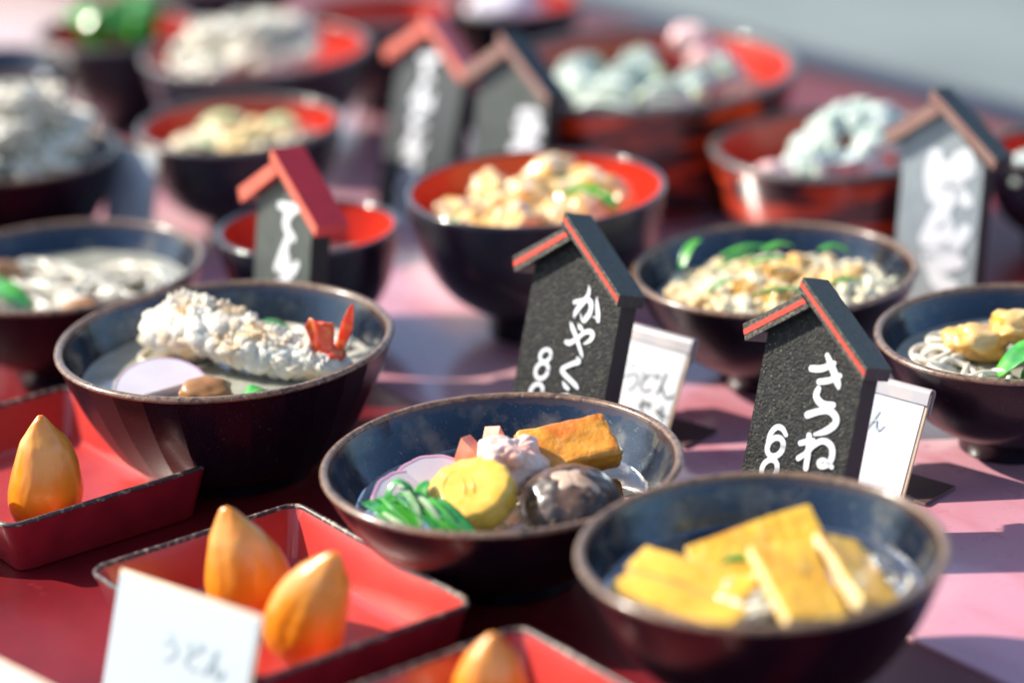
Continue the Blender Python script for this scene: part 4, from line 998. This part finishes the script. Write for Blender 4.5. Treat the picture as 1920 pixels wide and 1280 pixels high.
wh = empty('noodle_cup', (ux - .004, uy - .046, uz + .003), .3, 'pale cup standing at the front of the right hand red tub', 'cup')
bm = bmesh.new()
add_lathe(bm, [(1e-5, 0), (.010, 0), (.012, .003), (.015, .020), (.0158, .021), (.0138, .021), (.011, .006), (1e-5, .005)], 40)
from_bm('cup_wall', bm, M['paper_grey'], wh, angle=40)
bm = bmesh.new()
add_lathe(bm, [(1e-5, .0150), (.0126, .0150), (.0126, .0140), (1e-5, .0140)], 40)
from_bm('dark_sauce', bm, M['table_edge'], wh)
vx, vy, vz = Vv[0][0], Vv[0][1], Vv[2] * .82
crumb_heap('salad_heap', M['crumb'], (vx, vy - .006, vz - .004), .052, .048, .014, 150, .004, .010, 81, 'pale yellow salad in the bowl behind the red roofed sign', 'salad')
for q, (p, lb) in enumerate((([(-.040, -.020, .008), (-.028, -.030, .012), (-.014, -.034, .008)], 'yellow green leaf at the front left of the salad'), ([(-.005, -.028, .010), (.010, -.026, .014), (.026, -.020, .010)], 'yellow green leaf at the front of the salad'),
                     ([(-.030, .010, .012), (-.014, .016, .017), (.004, .016, .014)], 'yellow green leaf at the back of the salad'), ([(.018, .004, .012), (.030, .008, .015), (.042, .004, .010)], 'yellow green leaf at the right of the salad'))):
    solid('salad_leaf', M['soba_green'], (vx, vy, vz), lambda bm: leaf_blade(bm, p, .014), lb, 'leaf', group='leaves in the salad')
wx, wy, wz = Ww[0][0], Ww[0][1], Ww[2] * .84
noodles('noodle_heap', M['noodle'], (wx - .006, wy - .004, wz), [(0, 0, .030), (.015, .01, .026), (-.02, .0, .026), (.0, -.025, .018), (.03, -.02, .010), (-.035, -.015, .012), (.03, .015, .016), (-.03, .02, .018), (0, 0, .01), (.02, -.03, .004), (-.02, -.03, .006)],
        'heap of white noodles in the upper left bowl', rad=.0028, n=110, seed=91, rr=.024, lift=.012)
xx, xy_, xz = Xx[0][0], Xx[0][1], Xx[2] * .84
noodles('noodle_heap', M['noodle'], (xx, xy_, xz), [(0, 0, .05), (.015, .01, .045), (-.02, .0, .044), (.0, -.02, .034), (.03, -.01, .018), (-.03, -.015, .016), (.025, .015, .024), (-.025, .02, .028), (0, 0, .02), (.02, -.025, .008), (-.02, -.025, .010)],
        'tall heap of pale noodles in the far left bowl', rad=.0028, n=130, seed=95, rr=.022, lift=.012)
lx, ly, lz = AA[0][0], AA[0][1], AA[2] * .84
LFN = ['rightmost green leaf', 'dark green leaf at the back right', 'bright green leaf at the back', 'dark green leaf at the back left', 'leftmost bright green leaf', 'dark green leaf at the front left', 'bright green leaf at the front', 'dark green leaf at the front right', 'bright green leaf low at the right']
for q in range(9):
    a = q * 0.7
    p = [(.020 * math.cos(a), .018 * math.sin(a), .0), (.022 * math.cos(a + .3), .020 * math.sin(a + .3), .028 + .004 * (q % 3)), (.030 * math.cos(a + .5), .026 * math.sin(a + .5), .042 + .006 * (q % 2)), (.042 * math.cos(a + .6), .038 * math.sin(a + .6), .036)]
    solid('salad_leaf', M['onion'] if q % 2 else M['leaf'], (lx, ly, lz - .012), lambda bm: leaf_blade(bm, p, .032), LFN[q] + ' of the bunch in the top left corner', 'leaf', group='leaves of the top left bunch')
solid('white_food', M['kama_white'], (YY[0][0] - .008, YY[0][1] - .004, YY[2] * .8), lambda bm: (add_blob(bm, (0, 0, .008), (.032, .030, .020), sub=4, amp=.25, seed=5), add_blob(bm, (-.018, -.012, .006), (.018, .018, .016), sub=3, amp=.25, seed=8)),
      'white food heaped in the bowl at the middle of the top edge', 'rice')
solid('white_food', M['somen'], (ZZ[0][0] - .012, ZZ[0][1] - .016, ZZ[2] * .8), lambda bm: (add_blob(bm, (0, 0, .004), (.026, .022, .014), sub=4, amp=.25, seed=15), add_blob(bm, (.012, .010, .004), (.018, .016, .012), sub=3, amp=.25, seed=18)),
      'pale food in the small bowl at the right edge', 'rice')
# ---------------------------------------------------------------- roofed signs
def sign(base, yaw, tilt, label, text, numbers, board, front, top, stripe, wide=0.0665, roof_dz=0.0, prop=.034, fat=1.0):
    """little roofed board leaning back on a rear prop; local x across the face, y to the rear, z up the board"""
    t = empty('price_sign', (base[0], base[1], 0.0008), label=label, cat='sign', group='roofed price signs', rot=(R(-tilt), 0, R(-yaw)))
    tt = math.tan(R(tilt))
    D = 0.0145
    W = wide
    z = lambda v: (v + roof_dz) / 1000
    # board: gabled panel whose foot is cut level with the table
    poly = [(0, 0), (W, 0), (W, z(104.5)), (.0265, z(134.8)), (0, z(117.0))]
    bm = bmesh.new()
    a = [bm.verts.new((x, 0, zz)) for x, zz in poly]
    b = [bm.verts.new((x, D, zz if zz > 0 else D * tt)) for x, zz in poly]
    n = len(poly)
    bm.faces.new(a); bm.faces.new(b[::-1])
    for k in range(n): bm.faces.new((a[k], b[k], b[(k + 1) % n], a[(k + 1) % n]))
    bevel_all(bm, .0006, 2)
    o = from_bm('board', bm, board, t, smooth=False)
    o.data.materials.append(M['sign_side'])
    for f in o.data.polygons:
        if f.normal.y > -.5: f.material_index = 1
    y0, y1 = -.0065, .0180
    for poly, cut in (([(-9., 110.3), (27.2, 135.6), (20.4, 141.2), (-12.5, 118.8)], ((-10.1, 113.2), (24.9, 137.4), (22.6, 139.3), (-11.4, 116.0))),
                      ([(18.5, 143.4), (68.0, 104.6), (69.0, 111.4), (19.6, 150.2)], ((18.9, 145.7), (68.2, 106.9), (68.6, 109.3), (19.2, 148.1)))):
        bm = bmesh.new()
        prism(bm, [(x / 1000, z(q)) for x, q in poly], y0, y1)
        bevel_all(bm, .0005, 2)
        s = from_bm('roof_slat', bm, top, t, smooth=False)
        s.data.materials.append(front)
        for f in s.data.polygons:
            if f.normal.y < -.5: f.material_index = 1
        if stripe:
            bm = bmesh.new()
            prism(bm, [(x / 1000, z(q)) for x, q in cut], y0 - .0003, y0 + .0008)
            from_bm('red_stripe', bm, stripe, s, smooth=False)
    bm = bmesh.new()
    add_box(bm, (0, 0, 0), (.022, .004, .075), bevel=.0006)
    ca = math.atan2(.030, .070)
    for v in bm.verts:                                       # prop from the board's back down to the table
        u = (v.co.z + .0375) / .075
        yy = D + prop * (1 - u) + v.co.y
        zz = (D + prop) * tt * (1 - u) + u * .080
        v.co = Vector((W / 2 + v.co.x, yy + .0021, zz))
    from_bm('rear_prop', bm, M['sign_side'], t, angle=40)
    for nm, st in (('lettering', text), ('price_number', numbers)):
        if st:
            bm = bmesh.new()
            add_strokes(bm, st, -.0003, fat=fat)
            o = from_bm(nm, bm, M['white_paint'], t, smooth=False)
    return t

sign((-.01082, 1.52457), 42, 20, 'sharp black sign reading かやく with an 8 behind omelette bowl', M_TXT, M_NUM, M['sign'], M['roof_front'], M['roof'], M['stripe'], fat=1.3)
sign((.11000, 1.39275), 42, 20, 'black sign reading きつね with a 6, behind the golden tofu bowl', O_TXT, O_NUM, M['sign'], M['roof_front'], M['roof'], M['stripe'], wide=.0640, fat=1.15)
sign((-.16700, 1.67500), 50, 9, 'grey sign with a bright red roof behind the shrimp bowl', glyphs(['te', 'n', 'u', 'do', 'n'], 22, 122, 22, 21.5, 5.2), None, M['board_grey'], M['roof_red_front'], M['roof_red'], None, wide=.056, roof_dz=4, prop=.012)
sign((-.02900, 1.94300), 42, 12, 'grey sign with a faded brown roof behind the chicken and egg bowl', glyphs(['so', 'ba'], 36, 97, 25, 24, 8.5), glyphs(['7', '0'], 8, 44, 20, 21, 5), M['board_grey'], M['roof_tan'], M['roof'], None, wide=.064, prop=.02)
sign((-.09792, 2.01772), 42, 20, 'dark sign with one long column of letters, left of the brown roofed sign', glyphs(['te', 'n', 'do', 'n', 'u', 'do', 'n'], 20, 120, 18.5, 17.5, 4.6), None, M['board_dark'], M['roof_red_front'], M['roof_red'], None, wide=.066)
sign((.24667, 1.73791), 38, 10, 'grey blurred sign behind the crumb bowl at the right', glyphs(['ba', 'n', 'so'], 20, 110, 30, 28, 10), None, M['board_pale'], M['roof_tan'], M['roof'], None, wide=.058, prop=.015)

# ---------------------------------------------------------------- hand-written cards
def card(base, yaw, tilt, label, strokes, w=.0777, h=.062, paper='paper', ink='ink', curl=True):
    """card in a clear holder; local x runs from -w to 0.0027 along the foot, z up the card"""
    t = empty('price_card', (base[0], base[1], 0.0008), label=label, cat='card', group='hand written cards', rot=(R(-tilt), 0, R(-yaw)))
    x0, x1 = .0027 - w, .0027
    bm = bmesh.new()
    add_box(bm, ((x0 + x1) / 2, .0008, h / 2), (w, .0016, h), bevel=.0004)
    from_bm('holder_sheet', bm, M['cream'], t, angle=40)
    bm = bmesh.new()
    add_box(bm, ((x0 + x1) / 2 - .0007, -.0003, h / 2 - .001), (w - .0026, .0005, h - .003))
    from_bm('paper', bm, M[paper], t, smooth=False)
    if curl:
        bm = bmesh.new()                                     # strip rolled over the top edge and hanging behind
        prof = [(-.0012, h - .0065), (-.0014, h - .001)] + [(.0012 + .0026 * math.cos(a), h + .0026 * math.sin(a)) for a in [math.pi - math.pi * j / 8 for j in range(9)]] + [(.0038, h - .012)]
        th = .0009
        outer, inner_ = [], []
        for i, (yy, zz) in enumerate(prof):
            p, q = prof[max(i - 1, 0)], prof[min(i + 1, len(prof) - 1)]
            d = Vector((q[0] - p[0], q[1] - p[1])).normalized()
            outer.append((yy - d.y * th * .5, zz + d.x * th * .5)); inner_.append((yy + d.y * th * .5, zz - d.x * th * .5))
        loop = outer + inner_[::-1]
        A_ = [bm.verts.new((x0, yy, zz)) for yy, zz in loop]
        B_ = [bm.verts.new((x1 + .0004, yy, zz)) for yy, zz in loop]
        nn = len(loop)
        for k in range(nn): bm.faces.new((A_[k], A_[(k + 1) % nn], B_[(k + 1) % nn], B_[k]))
        hN = len(outer)
        for V in (A_, B_):
            for k in range(hN - 1): bm.faces.new((V[k], V[k + 1], V[nn - 2 - k], V[nn - 1 - k]))
        from_bm('rolled_strip', bm, M['curl'], t, angle=50)
    tt = math.tan(R(tilt))
    bm = bmesh.new()
    prism(bm, [(x0 + .01, 0.0), (x1 + .012, 0.0), (x1 + .012, .0016), (x0 + .01, .0016)], 0.004, .030)
    for v in bm.verts: v.co.z += v.co.y * tt + .0002
    from_bm('foot_plate', bm, M['card_base'], t, smooth=False)
    if strokes:
        bm = bmesh.new()
        add_strokes(bm, strokes, -.0008, fat=1.5)
        from_bm('handwriting', bm, M[ink], t, smooth=False)
    return t
card((.08352, 1.53755), 44, 28, 'white card handwritten うどん beside the sharp black sign', N_TXT)
card((.2085, 1.4380), 44, 26, 'blank looking white card right of the sign reading きつね', glyphs(['u', 'do', 'n'], -50, 48, 12, 0.01, .5, 0) and [[(p[0] + 13 * k, p[1], p[2]) for p in s] for k, g_ in enumerate(['u', 'do', 'n']) for s in glyphs([g_], -58, 46, 11, 0, .6)], ink='ink_pale')
card((-.1400, 1.1900), 40, 20, 'pale card standing in front of the two pouches at the bottom left', [[(p[0] + 15 * k, p[1], p[2]) for p in s] for k, g_ in enumerate(['u', 'do', 'n']) for s in glyphs([g_], -58, 44, 13, 0, 1.0)], w=.096, h=.067, paper='paper_grey', ink='ink_pale', curl=False)
card((-.2330, 1.1350), 47, 28, 'pale card in the bottom left corner, mostly cut off', None, paper='paper_grey', curl=False)
card((-.2560, 1.9100), 40, 14, 'pale grey card standing behind the bowl at the left edge', [[(p[0] + 13 * k, p[1], p[2]) for p in s] for k, g_ in enumerate(['u', 'do']) for s in glyphs([g_], -42, 62, 12, 0, .9)], w=.05, h=.084, paper='paper_grey', ink='ink_pale', curl=False)
card((-.3700, 1.8500), 40, 12, 'pale grey card at the far left edge beside the tall noodle heap', None, w=.06, h=.10, paper='paper_grey', curl=False)
